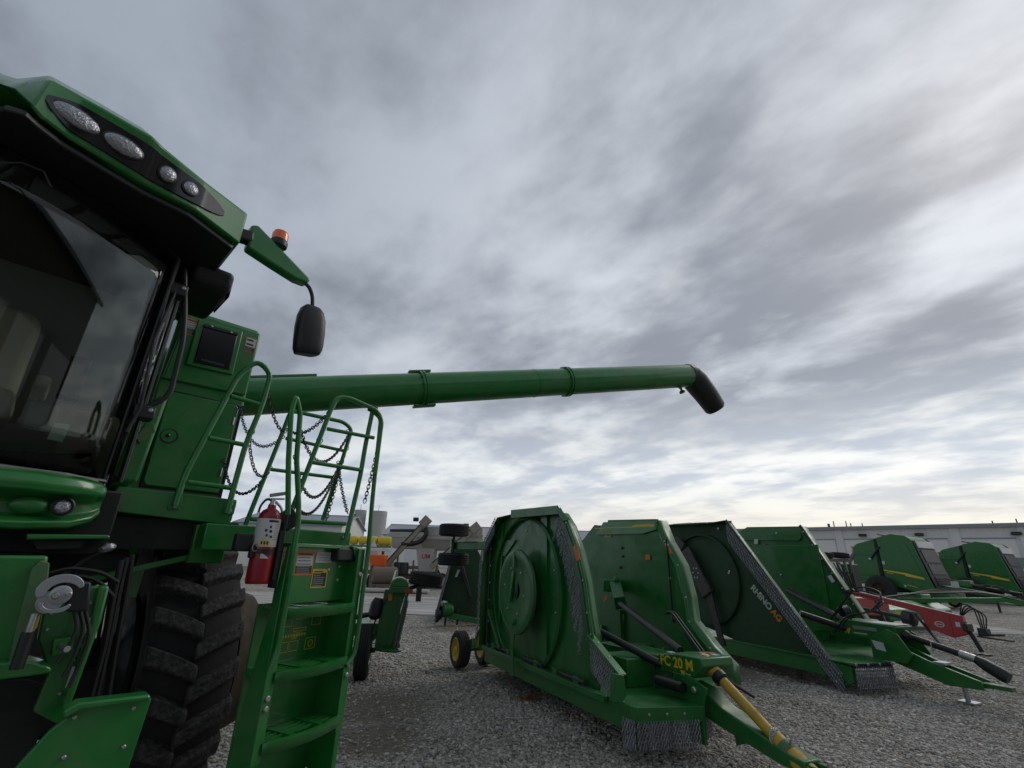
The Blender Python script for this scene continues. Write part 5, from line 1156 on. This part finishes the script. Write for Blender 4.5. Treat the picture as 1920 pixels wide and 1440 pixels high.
MB().lathe([(.16,-.12),(.18,0),(.14,.15)], [(-0.198,-0.2,0.39)][0], (1,.3,0), 16).build('gearbox', GD, m4); MB().lathe([(.09,0),(.12,.1),(.05,.3)], [(-0.338,-0.2,0.362)][0], (-.5,0,-1), 14).build('shaft_boot', 'black_plastic', m4)
MB().ellip([(-0.294,-0.15,0.528)][0], ((.12,0,0),(0,.06,0),(0,0,.08)), 12, 6).build('cover', 'white_paint', m4)
for px in (-.22, .10): MB().tube([(px,-.1,.0),(px,-.1,.45)], .03, 8).build('stand_leg', 'dark_steel', m4)
MB().box(-.3,1.4,.5,2.5,.35,.45).build('deck', GD, m4)
for x in (.3,1.2): wheel(m4, (x,2.6,.29), (1,0,0), .29, .2)

# ================================================================== ROUND BALERS
def make_baler(label, loc, rz):
    b = thing('round_baler', label, 'baler', loc, rz, 'round balers in front of the white building')
    fr_ = [(.66,3.42),(-.059,3.60),(-.702,3.50),(-.93,3.28),(-1.346,1.261),(-1.47,.80),(-.857,.62),(.66,1.05)]
    MB().prism(yz(.12, [(p_[0]*.97,p_[1]-.03) for p_ in fr_]), (2.16,0,0)).build('bale_chamber', GD, b, bevel=.04)
    for x in (0, 2.28):
        sp_ = MB().prism(yz(x, fr_), (.12,0,0)).build('side_panel', GD, b, bevel=.05, seg=3)
        if x == 0:
            MB().prism(yz(-.004, [(.40,3.10),(-.55,3.22),(-.72,2.95),(-1.10,1.50),(.36,1.86)]), (-.02,0,0)).build('panel_bulge', GD, sp_, bevel=.02)
            MB().prism(yz(-.03, [(.62,1.76),(.62,1.71),(-.30,1.53),(-.36,1.46),(-1.14,1.32),(-1.10,1.42),(-.36,1.62)]), (-.006,0,0)).build('yellow_stripe', 'yellow_decal', sp_)
            MB().prism(yz(-.03, [(.50,1.64),(.50,1.60),(.20,1.54),(.20,1.58)]), (-.006,0,0)).build('yellow_stripe', 'yellow_decal', sp_)
            MB().prism(yz(-.008, [(-.30,1.06),(-.30,1.03),(-.72,.92),(-.72,.95)]), (-.006,0,0)).build('yellow_stripe', 'yellow_decal', sp_)
            MB().lathe([(.07,0),(.07,.012)], (-.005,.55,2.12), (-1,0,0), 12).build('round_sticker', 'white_decal', sp_)
            MB().lathe([(.05,0),(.05,.012)], (-.005,-.2,.98), (-1,0,0), 12).build('round_sticker', 'white_decal', sp_)
            MB().box(-.012,0,.50,.60,2.02,2.20).build('sticker', 'white_decal', sp_)
    tg = MB().prism(yz(.06, [(.80,3.36),(1.72,3.12),(1.98,2.93),(2.10,2.0),(2.16,.98),(.86,1.02)]), (2.28,0,0)).build('tailgate', GD, b, bevel=.05, seg=3)
    MB().prism(yz(.05, [(.68,3.38),(.82,3.34),(.88,1.04),(.72,1.08)]), (2.3,0,0)).build('gate_gap', 'dark_frame', b)
    MB().box(.03,.06,.95,2.02,2.50,2.62).build('gate_rail', GD, tg, bevel=.01); MB().box(.03,.06,1.0,2.06,1.45,1.54).build('gate_rail', GD, tg, bevel=.01)
    MB().tube([(-.02,.55,2.95),(-.02,1.15,2.30)], .045, 10).build('gate_cylinder', 'black_plastic', b); MB().bolt((-.03,1.15,2.30),(-1,0,0),.07,.04).build('cylinder_pin', 'zinc', b)
    for z in (2.65,2.85): MB().box(.10,.24,2.0,2.08,z,z+.14).build('rear_lamp', 'amber_lens', b, bevel=.01)
    # front frame with net box and windows
    ff = MB().prism([(.10,-.93,3.26),(2.30,-.93,3.26),(2.30,-1.46,.95),(.10,-1.46,.95)], (0,-.05,0)).build('front_frame', 'dark_steel', b, bevel=.02)
    def onf(t_): return (-.985-.53*t_, 3.26-2.31*t_)
    for t0, t1, m_ in ((.20,.47,'black_plastic'),(.51,.72,'black_plastic'),(.76,.95,'dark_steel')):
        y0, z0 = onf(t0); y1, z1 = onf(t1); MB().prism([(.40,y0,z0),(2.05,y0,z0),(2.05,y1,z1),(.40,y1,z1)], (0,-.03,0)).build('front_window', m_, ff)
    y0, z0 = onf(.02); y1, z1 = onf(.17); MB().prism([(.25,y0,z0),(2.2,y0,z0),(2.2,y1,z1),(.25,y1,z1)], (0,-.06,.02)).build('net_box', 'white_paint', ff, bevel=.02)
    for k in range(3): 
        y0, z0 = onf(.80+.05*k); MB().box(.42,2.0,y0-.07,y0-.03,z0-.03,z0).build('step_bar', 'dark_steel', ff)
    wheel(b, (-.34,.80,.72), (1,0,0), .72, .48, 'shaded_yellow', rim_r=.5); wheel(b, (2.74,.80,.72), (1,0,0), .72, .48, 'shaded_yellow', rim_r=.5)
    MB().tube([(-.3,.8,.72),(2.7,.8,.72)], .08, 10).build('axle', 'dark_frame', b)
    MB().box(.2,2.2,-1.9,-1.0,.35,.75).build('pickup', GD, b, bevel=.05)
    for x in (.05, 2.35): wheel(b, (x-.12 if x < 1 else x+.12,-1.25,.30), (1,0,0), .30, .20, 'yellow_paint')
    tn_ = MB().prism([(.75,-1.2,.95),(1.65,-1.2,.95),(1.30,-4.1,.55),(1.10,-4.1,.55)], (0,0,.16)).build('tongue', GD, b, bevel=.02)
    MB().box(1.0,1.4,-2.6,-1.9,1.05,1.35).build('gearbox', 'green_paint', tn_, bevel=.03); MB().box(.55,.58,-2.25,-1.95,1.0,1.3).build('sticker', 'white_decal', tn_)
    MB().tube([(1.2,-2.3,1.12),(1.2,-3.3,1.0),(1.2,-4.3,.85)], .07, 12).build('pto_driveshaft', 'black_plastic', b)
    MB().box(1.08,1.32,-4.45,-4.05,.50,.62).build('hitch_clevis', 'dark_steel', tn_); MB().tube([(.95,-3.4,.0),(.95,-3.4,.8)], .05, 10).build('jack', 'black_plastic', b)
    for k in range(3): MB().tube(round_path([(1.1+.05*k,-1.6,1.4),(1.0+.08*k,-2.6,1.15),(1.1,-3.6,1.0+.1*k),(1.3,-4.3,.6)], .5), .025, 6).build('hydraulic_hose', 'hose', b)
    MB().tube(round_path([(.3,-1.0,3.2),(.3,.7,3.62),(2.1,.7,3.62),(2.1,-1.0,3.2)], .1), .03, 6).build('roof_strap', 'black_plastic', b)
    return b
make_baler('nearer green round baler with yellow stripe behind the red drawbar', (20.9,26.8,0), R(30))
make_baler('farther green round baler at the right edge with yellow-rimmed gauge wheel', (29.5,31.0,0), R(30))

# ================================================================== RED DRAWBAR IMPLEMENT
rd = thing('trailed_implement', 'red drawbar of a trailed hay tool with hanging hoses, behind the second mower', 'implement', (10.6,12.0,0), R(18.4))
bm = MB().prism(yz(-.06, [(2.9,1.22),(2.9,1.10),(.873,.757),(.775,.436),(.256,.277),(-.066,.387),(-.04,.768)]), (.12,0,0)).build('drawbar', 'red_paint', rd, bevel=.02)
MB().prism([(-.062,2.9,1.222),(-.02,2.9,1.222),(-.02,-.04,.770),(-.062,-.04,.770)], (0,0,.006)).build('drawbar_highlight', 'white_paint', bm)  # pale strip that paints the highlight along the beam's top edge
lo = MB(); aa = np.linspace(0, 2*math.pi, 24, endpoint=False)
lo.loft([[(-.066,.46+.105*math.cos(a),.54+.065*math.sin(a)) for a in aa],[(-.070,.46+.105*math.cos(a),.54+.065*math.sin(a)) for a in aa],[(-.070,.46+.08*math.cos(a),.54+.048*math.sin(a)) for a in aa]], caps=False).build('oval_emblem', 'white_decal', bm)
MB().box(-.070,-.066,.40,.52,.53,.55).build('emblem_line', 'white_decal', bm); MB().box(-.070,-.062,.03,.12,.53,.63).build('sticker', 'white_decal', bm)
MB().box(-.069,-.061,.22,.23,.33,.75).build('panel_seam', 'red_paint', bm)
jk = MB().lathe([(.045,0),(.045,.50),(.055,.52),(.055,.60)], (0,-.22,.06), (-.0,.35,1), 14).build('jack_post', 'black_plastic', rd); MB().box(-.13,.13,-.33,-.11,.0,.03).build('jack_foot', 'black_plastic', rd)
MB().box(-.12,.12,-.12,-.02,.45,.62).build('hitch_block', 'black_plastic', rd, bevel=.02)
MB().obox((0,-.25,.40),(0,-.72,.46),.05,.04).build('hitch_tongue', 'dark_steel', rd); MB().obox((.02,-.20,.37),(.02,-.85,.36),.03,.03).build('hitch_rod', 'dark_steel', rd)
MB().box(-.09,.09,-.45,-.28,.40,.56).build('hose_holder', 'black_plastic', rd, bevel=.02)
for k in range(4):
    MB().tube(round_path([(-.02+.03*k,.0,.78),(-.05+.04*k,-.10-.04*k,1.05-.03*k),(.02,-.28-.07*k,.98-.05*k),(.0,-.33-.03*k,.55)], .12), .014, 6).build('hydraulic_hose', 'hose', rd)
MB().obox((-.08,.95,.72),(-.08,.55,.10),.05,.04).build('parking_stand', 'black_plastic', rd)
MB().obox((.02,1.95,.95),(.02,1.70,.15),.05,.04).build('parking_stand', 'black_plastic', rd)
MB().lathe([(.10,0),(.17,.03),(.17,.24),(.10,.28)], (-.02,1.28,.60), (0,-1,-.1), 16).build('gearbox_shroud', 'black_plastic', rd)
MB().tube([(0,1.3,.60),(0,2.8,.75)], .05, 10).build('driveshaft', 'black_plastic', rd)
MB().box(-1.6,1.9,2.9,3.5,.45,.95).build('cutter_frame', 'red_paint', rd, bevel=.04)
wheel(rd, (-1.3,3.9,.36), (1,0,0), .36, .24, 'red_paint'); wheel(rd, (1.6,3.9,.36), (1,0,0), .36, .24, 'red_paint'); MB().tube([(-1.3,3.9,.36),(1.6,3.9,.36)], .05, 8).build('axle', 'red_paint', rd); MB().box(-.1,.1,3.4,3.95,.4,.55).build('axle_bracket', 'red_paint', rd)

# low green mower-conditioner behind the red drawbar
dm = thing('mower_conditioner', 'low green hay mower with yellow decal between the red drawbar and the nearer baler', 'mower', (12.6,16.4,0), R(24))
MB().prism(yz(-1.6, [(-.5,.30),(-.55,.60),(-.1,.82),(.9,.80),(1.0,.35)]), (3.4,0,0)).build('hood', 'green_paint', dm, bevel=.05)
MB().box(-1.64,-1.60,-.3,.6,.38,.70).build('side_shield', 'green_paint', dm, bevel=.02)
MB().prism([(-1.40,-.505,.42),(-1.05,-.505,.42),(-1.0,-.54,.56),(-1.42,-.54,.56)], (0,-.012,0)).build('yellow_decal', 'yellow_decal', dm); MB().box(-.85,-.65,-.56,-.53,.46,.56).build('sticker', 'white_decal', dm)
MB().obox((.4,.2,.80),(2.6,-1.6,.95),.16,.14).build('tongue', 'green_paint', dm, bevel=.02); MB().obox((2.6,-1.6,.95),(4.0,-3.0,.55),.12,.12).build('tongue_end', 'green_paint', dm, bevel=.02)
for k in range(4): MB().tube(round_path([(-1.2+.5*k,.2,.85),(.4+.4*k,-.3,1.05+.05*k),(2.2,-1.3,1.15),(3.3,-2.3,.8)], .4), .025, 6).build('hydraulic_hose', 'hose', dm)
for x in (-1.2,1.4): wheel(dm, (x,1.3,.38), (1,0,0), .38, .26)
MB().tube([(-1.2,1.3,.38),(1.4,1.3,.38)], .05, 8).build('axle', 'green_paint', dm); MB().box(-.1,.1,.8,1.35,.35,.55).build('axle_bracket', 'green_paint', dm)
MB().tube([(-1.6,-.45,.36),(1.8,-.45,.36)], .05, 8).build('cutter_bar', 'dark_steel', dm); MB().box(.9,1.5,-.2,.5,.80,1.02).build('gearbox', 'green_paint', dm, bevel=.04)

# folded hay tool left of the nearer baler
hr = thing('folded_hay_tool', 'dark folded hay tool with two tyres lying on top, left of the nearer baler', 'implement', (15.8,24.0,0), R(20))
wheel(hr, (-.62,0,2.32), (.1,0,1), .38, .22, 'dark_frame'); wheel(hr, (.38,.0,2.34), (.1,0,1), .42, .22, 'dark_frame')
MB().obox((-.75,-.1,2.10),(.95,-.1,2.12),.16,.14).build('upper_beam', 'brown_steel', hr, bevel=.02); MB().obox((.9,-.1,2.12),(1.35,-.1,2.45),.14,.14).build('beam_bracket', 'dark_steel', hr)
for x in (-.5,0,.5,.9): MB().obox((x,-.1,2.05),(x+.25,-.1,.2),.09,.10,(0,1,0)).build('frame_leg', 'green_paint', hr, bevel=.01)
MB().box(.75,1.35,-.15,.3,.75,1.95).build('hydraulic_block', 'black_plastic', hr, bevel=.04); MB().box(-.4,1.2,.0,.5,.3,.55).build('lower_frame', 'green_paint', hr, bevel=.03)
for k in range(4): MB().tube(round_path([(-.6+.2*k,-.2,2.0),(-.4+.25*k,-.3,1.3),(0+.2*k,-.3,1.7),(.5+.1*k,-.2,.8)], .2), .03, 6).build('hose', 'hose', hr)
for x in (-.3,.8): wheel(hr, (x,.4,.28), (1,0,0), .28, .2, 'dark_frame')
rk = thing('hay_rake', 'red frame with wire rake wheels glimpsed between the two balers', 'rake', (26.6,32.5,0), R(30))
MB().box(-.6,1.0,-.2,.4,1.9,2.6).build('seed_box', 'red_paint', rk, bevel=.05); MB().box(-.9,1.2,-.1,.2,.5,.7).build('frame', 'red_paint', rk, bevel=.03)
for k in range(3):
    MB().tube([(-1.3+.25*k+.45*math.cos(a), -.3, 2.3+.55*math.sin(a)) for a in np.linspace(0,2*math.pi,20,endpoint=False)], .02, 6, closed=True).build('rake_wheel', 'dark_steel', rk)
for x in (-.8,.9): MB().box(x,x+.1,-.05,.1,0,2.0).build('leg', 'red_paint', rk)

# ================================================================== SEED TENDERS AND PLANTER IN THE DISTANCE
gc = thing('seed_tender', 'pale seed tender with sloped hopper, lettered chute and tan conveyor', 'wagon', (-3.8,30,0), 0)
hp = MB()
hp.loft([[(-1.2,-.05,2.1),(1.9,-.05,2.1),(1.9,1.9,2.1),(-1.2,1.9,2.1)],[(-1.55,-.4,2.75),(2.3,-.4,2.75),(2.3,2.2,2.75),(-1.55,2.2,2.75)],[(-1.15,-.3,2.98),(2.3,-.3,2.98),(2.3,2.2,2.98),(-1.15,2.2,2.98)],[(-1.1,-.3,3.42),(2.3,-.3,3.46),(2.3,2.2,3.46),(-1.1,2.2,3.42)]])
hp = hp.build('hopper', 'cart_white', gc, bevel=.03)
MB().box(-1.6,2.35,-.46,-.40,2.70,2.82).build('hopper_rib', 'cart_white', hp); MB().box(-1.2,2.35,-.36,-.30,2.92,3.02).build('hopper_rib', 'cart_white', hp)
cpn = MB().prism([(-1.56,-.6,2.15),(-.48,-.6,2.18),(-.50,-.6,.90),(-1.30,-.6,.90)], (0,1.2,0)).build('chute', 'cart_white', gc, bevel=.03)
lettering('chute_lettering', 'UM', .34, 'red_paint', (-1.20,-.604,1.62), (1,0,0), (0,0,1), cpn, .012)
def conveyor(parent, a, b, head):
    c_ = MB().obox(a, b, .34, .30).build('conveyor', 'tan_paint', parent, bevel=.02)
    a, b = Vector(a), Vector(b); d_ = (b-a)
    for k in (-.17,.17): MB().obox(a+d_*.02+Vector((0,k,.18)), b-d_*.02+Vector((0,k,.18)), .03, .06).build('conveyor_edge', 'black_plastic', c_)
    MB().obox(b-d_.normalized()*.25+Vector((0,0,.02)), b+d_.normalized()*.35+Vector((0,0,.0)), .55, .48).build('conveyor_head', 'tan_paint', c_, bevel=.03)
    MB().lathe([(.12,0),(.12,.3)], b+Vector((-.35,-.25,.15)), (-1,0,0), 10).build('drive_motor', 'black_plastic', c_)
    return c_
cv_ = conveyor(gc, (-3.35,-.8,.95), (-1.15,-.8,3.62), True)
MB().tube(round_path([(-1.05,-.85,3.35),(-.98,-.85,2.95),(-1.25,-.85,2.55),(-1.75,-.85,2.40),(-2.4,-.85,2.35)], .3), .14, 12).build('spout_hose', 'black_plastic', cv_)
conveyor(gc, (-.55,-.9,1.15), (1.85,-.9,3.35), False)
MB().box(-1.9,2.4,-.3,2.0,.55,.75).build('frame', 'brown_steel', gc, bevel=.02)
for k in range(5): MB().box(-1.7+.35*k,-1.62+.35*k,-.55,-.45,.7,1.5).build('ladder_bar', 'brown_steel', gc)
for x in (-2.9,-2.55,-2.2): MB().lathe([(.28,0),(.30,.3),(.26,.62)], (x,-.5,.75), (0,0,1), 14).build('pump', 'cart_white' if x < -2.6 else 'dark_steel', gc)
MB().box(-3.3,-1.6,-.3,.6,.45,.75).build('engine_deck', 'brown_steel', gc, bevel=.03)
for x in (-1.0,0,1.6): wheel(gc, (x,-.2,.42), (0,1,0), .42, .3, 'cart_white'); 
for x in (-1.0,1.6): wheel(gc, (x,1.9,.42), (0,1,0), .42, .3, 'cart_white')
t2_ = thing('grain_trailer', 'long pale grain trailer with dark rolled tarp behind the seed tender', 'trailer', (-6.6,34,0), 0)
bx_ = MB().loft([[(-1.2,0,2.2),(1.6,0,2.2),(1.6,2.2,2.2),(-1.2,2.2,2.2)],[(-1.55,-.2,2.7),(2.2,-.2,2.7),(2.2,2.4,2.7),(-1.55,2.4,2.7)],[(-1.5,-.2,3.25),(2.2,-.2,3.25),(2.2,2.4,3.25),(-1.5,2.4,3.25)]]).build('box', 'cart_white', t2_, bevel=.03)
MB().tube([(-1.5,0,3.34),(2.2,0,3.46)], .10, 10).build('rolled_tarp', 'black_plastic', t2_); MB().box(-1.55,2.25,-.26,-.2,2.92,3.02).build('box_rail', 'cart_white', t2_)
MB().prism([(-1.5,-.1,3.26),(2.2,-.1,3.26),(2.2,1.1,3.85),(-1.2,1.1,3.75)], (0,.05,0)).build('tarp_cover', 'roof_metal', t2_)
MB().box(-1.3,1.8,.2,2.0,.9,1.1).build('frame', 'brown_steel', t2_)
for x in (-.9,1.4): MB().box(x,x+.12,.2,.32,1.0,2.4).build('post', 'brown_steel', t2_); wheel(t2_, (x,.1,.5), (0,1,0), .5, .3, 'cart_white'); wheel(t2_, (x,2.1,.5), (0,1,0), .5, .3, 'cart_white')
plr = thing('planter', 'row planter with yellow hoppers and pale toolbar right of the combine ladder', 'planter', (-7.7,28,0), 0)
for k, x in enumerate((-.95,-.45,.15,.62,.95)): MB().lathe([(.10,-.20),(.22,-.18),(.24,0),(.22,.20),(.10,.22)], (x,0,2.48), (1,0,0), 18).build('seed_hopper', 'yellow_plastic', plr, bevel=.02)
MB().box(-1.2,1.2,-.35,-.2,1.93,2.08).build('toolbar', 'white_paint', plr, bevel=.02); MB().box(-1.2,1.1,-.1,.3,2.12,2.24).build('hopper_frame', 'green_paint', plr)
for x in (-.9,-.1,.7): MB().box(x,x+.12,-.05,.1,.4,2.1).build('row_unit', 'brown_steel', plr); wheel(plr, (x+.3,0,.35), (1,0,0), .35, .15, 'brown_steel')
MB().prism([(.05,-.3,2.15),(.45,-.3,2.15),(.25,-.3,2.5)], (0,.1,0)).build('hitch_tower', 'white_paint', plr); MB().box(-1.1,1.3,-.1,.2,.75,.95).build('lower_frame', 'brown_steel', plr)
og = thing('orange_tub', 'bright orange tub beneath the planter toolbar', 'tub', (-6.9,27.2,0), 0)
MB().loft([[(-.35,-.3,1.15),(.30,-.3,1.15),(.30,.3,1.15),(-.35,.3,1.15)],[(-.5,-.4,1.75),(.42,-.4,1.75),(.42,.4,1.75),(-.5,.4,1.75)]]).build('tub', 'orange_plastic', og, bevel=.06)
for x in (-.35,.3): MB().box(x-.05,x+.05,-.1,.1,0,1.2).build('stand', 'brown_steel', og)
dr_ = thing('spreader_drum', 'brown rusty drum lying below the planter beside the track', 'drum', (-5.9,26.2,0), R(20))
MB().lathe([(.05,-1.0),(.42,-.98),(.42,.2),(.36,.25),(.1,.26)], (0,0,.75), (1,0,0), 22).build('drum', 'brown_steel', dr_); MB().box(-1.0,.3,-.3,.3,.2,.36).build('cradle', 'brown_steel', dr_)
for x in (-.9,.2): MB().box(x,x+.1,-.3,.3,0,.3).build('foot', 'brown_steel', dr_)
pl2 = thing('pipe_bundle', 'low bundle of pale pipes lying on the gravel beneath the seed tender', 'pipes', (-6.2,25.0,0), 0)
for k in range(4): MB().tube([(-2.2,.18*k,.10+.001*k),(2.4,.18*k+.1,.10)], .085, 8).build('pipe', 'cart_white', pl2)

# ================================================================== BUILDINGS
def silo(label, c, r, h, mark=None):
    s_ = thing('silo', label, 'silo', (c[0], c[1], 0), 0, 'pale concrete silos on the horizon')
    b = MB().lathe([(r,0),(r,h),(r*.96,h+.05),(r*.96,h-.25),(.1,h-.3)], (0,0,0), (0,0,1), 40).build('wall', 'concrete', s_, smooth=40)
    for k in range(1, 12): MB().lathe([(r+.005,-.05),(r+.05,-.04),(r+.05,.04),(r+.005,.05)], (0,0,h*k/12), (0,0,1), 40, caps=False).build('hoop', 'concrete', b)
    MB().tube([(0,-r*.2,h-.2),(0,-r*.2,h+1.4)], .05, 6).build('lightning_rod', 'dark_steel', s_)
    if mark:
        a = R(-118); lettering('silo_mark', mark, 1.5, 'black_decal', (r*1.03*math.cos(a), r*1.03*math.sin(a), h-2.6), (0,0,1), (-1,.2,0), b, .04)
    return s_
silo('left pale concrete silo with dark mark near its rim', (-36.4,120), 1.42, 12.05, '10')
silo('right pale concrete silo, slightly shorter and without a mark', (-31.9,120), 2.05, 11.9)
def gable(name, label, loc, rz, w, d, h, ridge, wall='white_paint', roof='roof_metal', windows=0):
    b = thing(name, label, 'building', loc, rz)
    MB().prism([(-w/2,0,0),(-w/2,d,0),(-w/2,d,h),(-w/2,d/2,ridge-.1),(-w/2,0,h)], (w,0,0)).build('wall', wall, b)
    for sg_ in (0,1):
        y0, y1 = (-.4, d/2) if sg_ == 0 else (d+.4, d/2); z0 = h-.15
        MB().prism([(-w/2-.4,y0,z0),(w/2+.4,y0,z0),(w/2+.4,y1,ridge),(-w/2-.4,y1,ridge)], (0,0,.12)).build('roof', roof, b)
    MB().obox((-w/2-.4,d/2,ridge+.1),(w/2+.4,d/2,ridge+.1), .5, .12).build('ridge_cap', roof, b)
    for k in range(windows):
        x = -w/2+w*(k+.5)/windows; MB().box(x-1.2,x+1.2,-.06,0,.1,h*.72).build('door', 'door_panel', b)
    return b
gable('shed', 'low white shed with dark metal roof seen through the ladder railings', (-26.6,60,0), R(4), 12.5, 12, 5.1, 6.5, windows=3)
gable('warehouse', 'long low building with grey metal roof behind the seed tenders', (-4.5,90,0), R(2), 36, 16, 5.4, 7.5, 'siding', windows=6)
gable('warehouse', 'grey-roofed building glimpsed between the wings of the nearest mower', (17,92,0), R(-4), 22, 14, 5.6, 7.4, 'siding', windows=4)
bt = thing('box_trailer', 'blue box trailer parked before the white shed behind the ladder', 'trailer', (-21.3,52,0), 0)
MB().box(-3.6,2.0,0,2.4,1.0,3.95).build('body', 'blue_paint', bt, bevel=.04); MB().box(.2,1.6,-.02,0,2.6,3.6).build('door', 'white_paint', bt); MB().box(-3.65,2.05,-.05,2.45,3.9,4.0).build('roof_rim', 'white_paint', bt)
for x in (-2.5,1.0): wheel(bt, (x,.1,.5), (0,1,0), .5, .3, 'dark_frame'); 
MB().box(-3.5,1.9,.2,2.2,.75,1.0).build('chassis', 'dark_frame', bt)
hb_ = thing('workshop_building', 'long pale metal workshop building with roller doors along the right', 'building', (33.38,55.64,0), math.atan2(-.716,.70))
MB().box(-26,34,0,24,0,5.75).build('wall', 'siding', hb_)
def rib_siding():
    m_ = bpy.data.materials['siding']; nt = m_.node_tree; b = nt.nodes['Principled BSDF']; tcn = nt.nodes.new('ShaderNodeTexCoord'); wv = nt.nodes.new('ShaderNodeTexWave'); wv.wave_profile = 'TRI'
    wv.bands_direction = 'X'; wv.inputs['Scale'].default_value = 1.1; bp = nt.nodes.new('ShaderNodeBump'); bp.inputs['Strength'].default_value = .5; bp.inputs['Distance'].default_value = .06
    nt.links.new(tcn.outputs['Object'], wv.inputs['Vector']); nt.links.new(wv.outputs['Fac'], bp.inputs['Height']); nt.links.new(bp.outputs[0], b.inputs['Normal'])
rib_siding()
MB().prism([(-26.4,-.5,5.72),(-26.4,-.5,6.0),(-26.4,12,6.9),(-26.4,24.5,6.0),(-26.4,24.5,5.72)], (60.8,0,0)).build('roof', 'white_paint', hb_, bevel=.03)
MB().box(-26.3,34.3,-.62,-.48,5.80,6.02).build('gutter', 'roof_metal', hb_)
for x0, x1 in ((-20,-16.2),(-14.5,-10.7),(-9,-5.2),(-3.6,-.4),(.85,3.15),(4.05,7.38),(9.33,12.34),(13.3,16.92),(18.6,22),(23.5,27)):
    d_ = MB().box(x0,x1,-.04,0,0,4.69).build('roller_door', 'door_panel', hb_)
    MB().box(x0-.08,x1+.08,-.10,-.04,4.69,4.80).build('door_head', 'roof_metal', d_)
    for x in (x0-.06,x1): MB().box(x,x+.06,-.08,-.04,0,4.69).build('door_jamb', 'siding', d_)
    for k in range(1,8): MB().box(x0,x1,-.055,-.04,4.69*k/8-.02,4.69*k/8+.02).build('door_joint', 'door_panel', d_)
for x in (3.63,13.03,-.0,17.6): MB().box(x-.35,x+.35,-.12,0,0,5.72).build('pilaster', 'siding', hb_)
for x in (5.79,10.41,17.13,-4.5): 
    l_ = MB().box(x-.35,x+.35,-.35,-.02,5.0,5.28).build('wall_lamp', 'dark_steel', hb_, bevel=.08)
    MB().box(x-.25,x+.25,-.30,-.10,4.97,5.0).build('lamp_glass', 'grey_decal', l_)
for x, z in ((2.83,6.40),(3.33,6.66),(4.48,6.62),(4.88,6.40),(5.9,6.36),(15.83,6.30),(17.4,6.42)): MB().tube([(x,.2,5.95),(x,.2,z)], .05 if x != 2.83 else .12, 8).build('vent_pipe', 'dark_steel', hb_)
sg_ = thing('sign_post', 'small grey sign on a thin post in front of the right building', 'sign', (34.0,33.0,0), R(-40))
MB().box(-.35,.35,-.02,.02,2.05,2.78).build('sign_plate', 'roof_metal', sg_, bevel=.01); MB().tube([(0,.05,0),(0,.05,2.7)], .04, 8).build('post', 'dark_steel', sg_)

# ================================================================== BEHIND THE CAMERA (seen in the cab glass)
gable('machine_shed', 'tall dark machine shed reflected in the combine windscreen', (8.47,-1.35,0), R(225.4), 16, 14, 8.2, 10.4, 'brown_steel', 'roof_metal', windows=5)
for k, (x, y) in enumerate(((1.5,-6.5),(-1.5,-9),(3.5,-16))):
    up = thing('utility_pole', ['nearest utility pole', 'right-hand utility pole', 'left-hand utility pole'][k] + ' reflected in the combine windscreen', 'pole', (x,y,0), R(45), 'utility poles behind the viewpoint')
    MB().tube([(0,0,-.1),(0,0,11)], [.16,.11], 10).build('pole', 'brown_steel', up); MB().box(-1.2,1.2,-.06,.06,10.2,10.35).build('cross_arm', 'brown_steel', up)
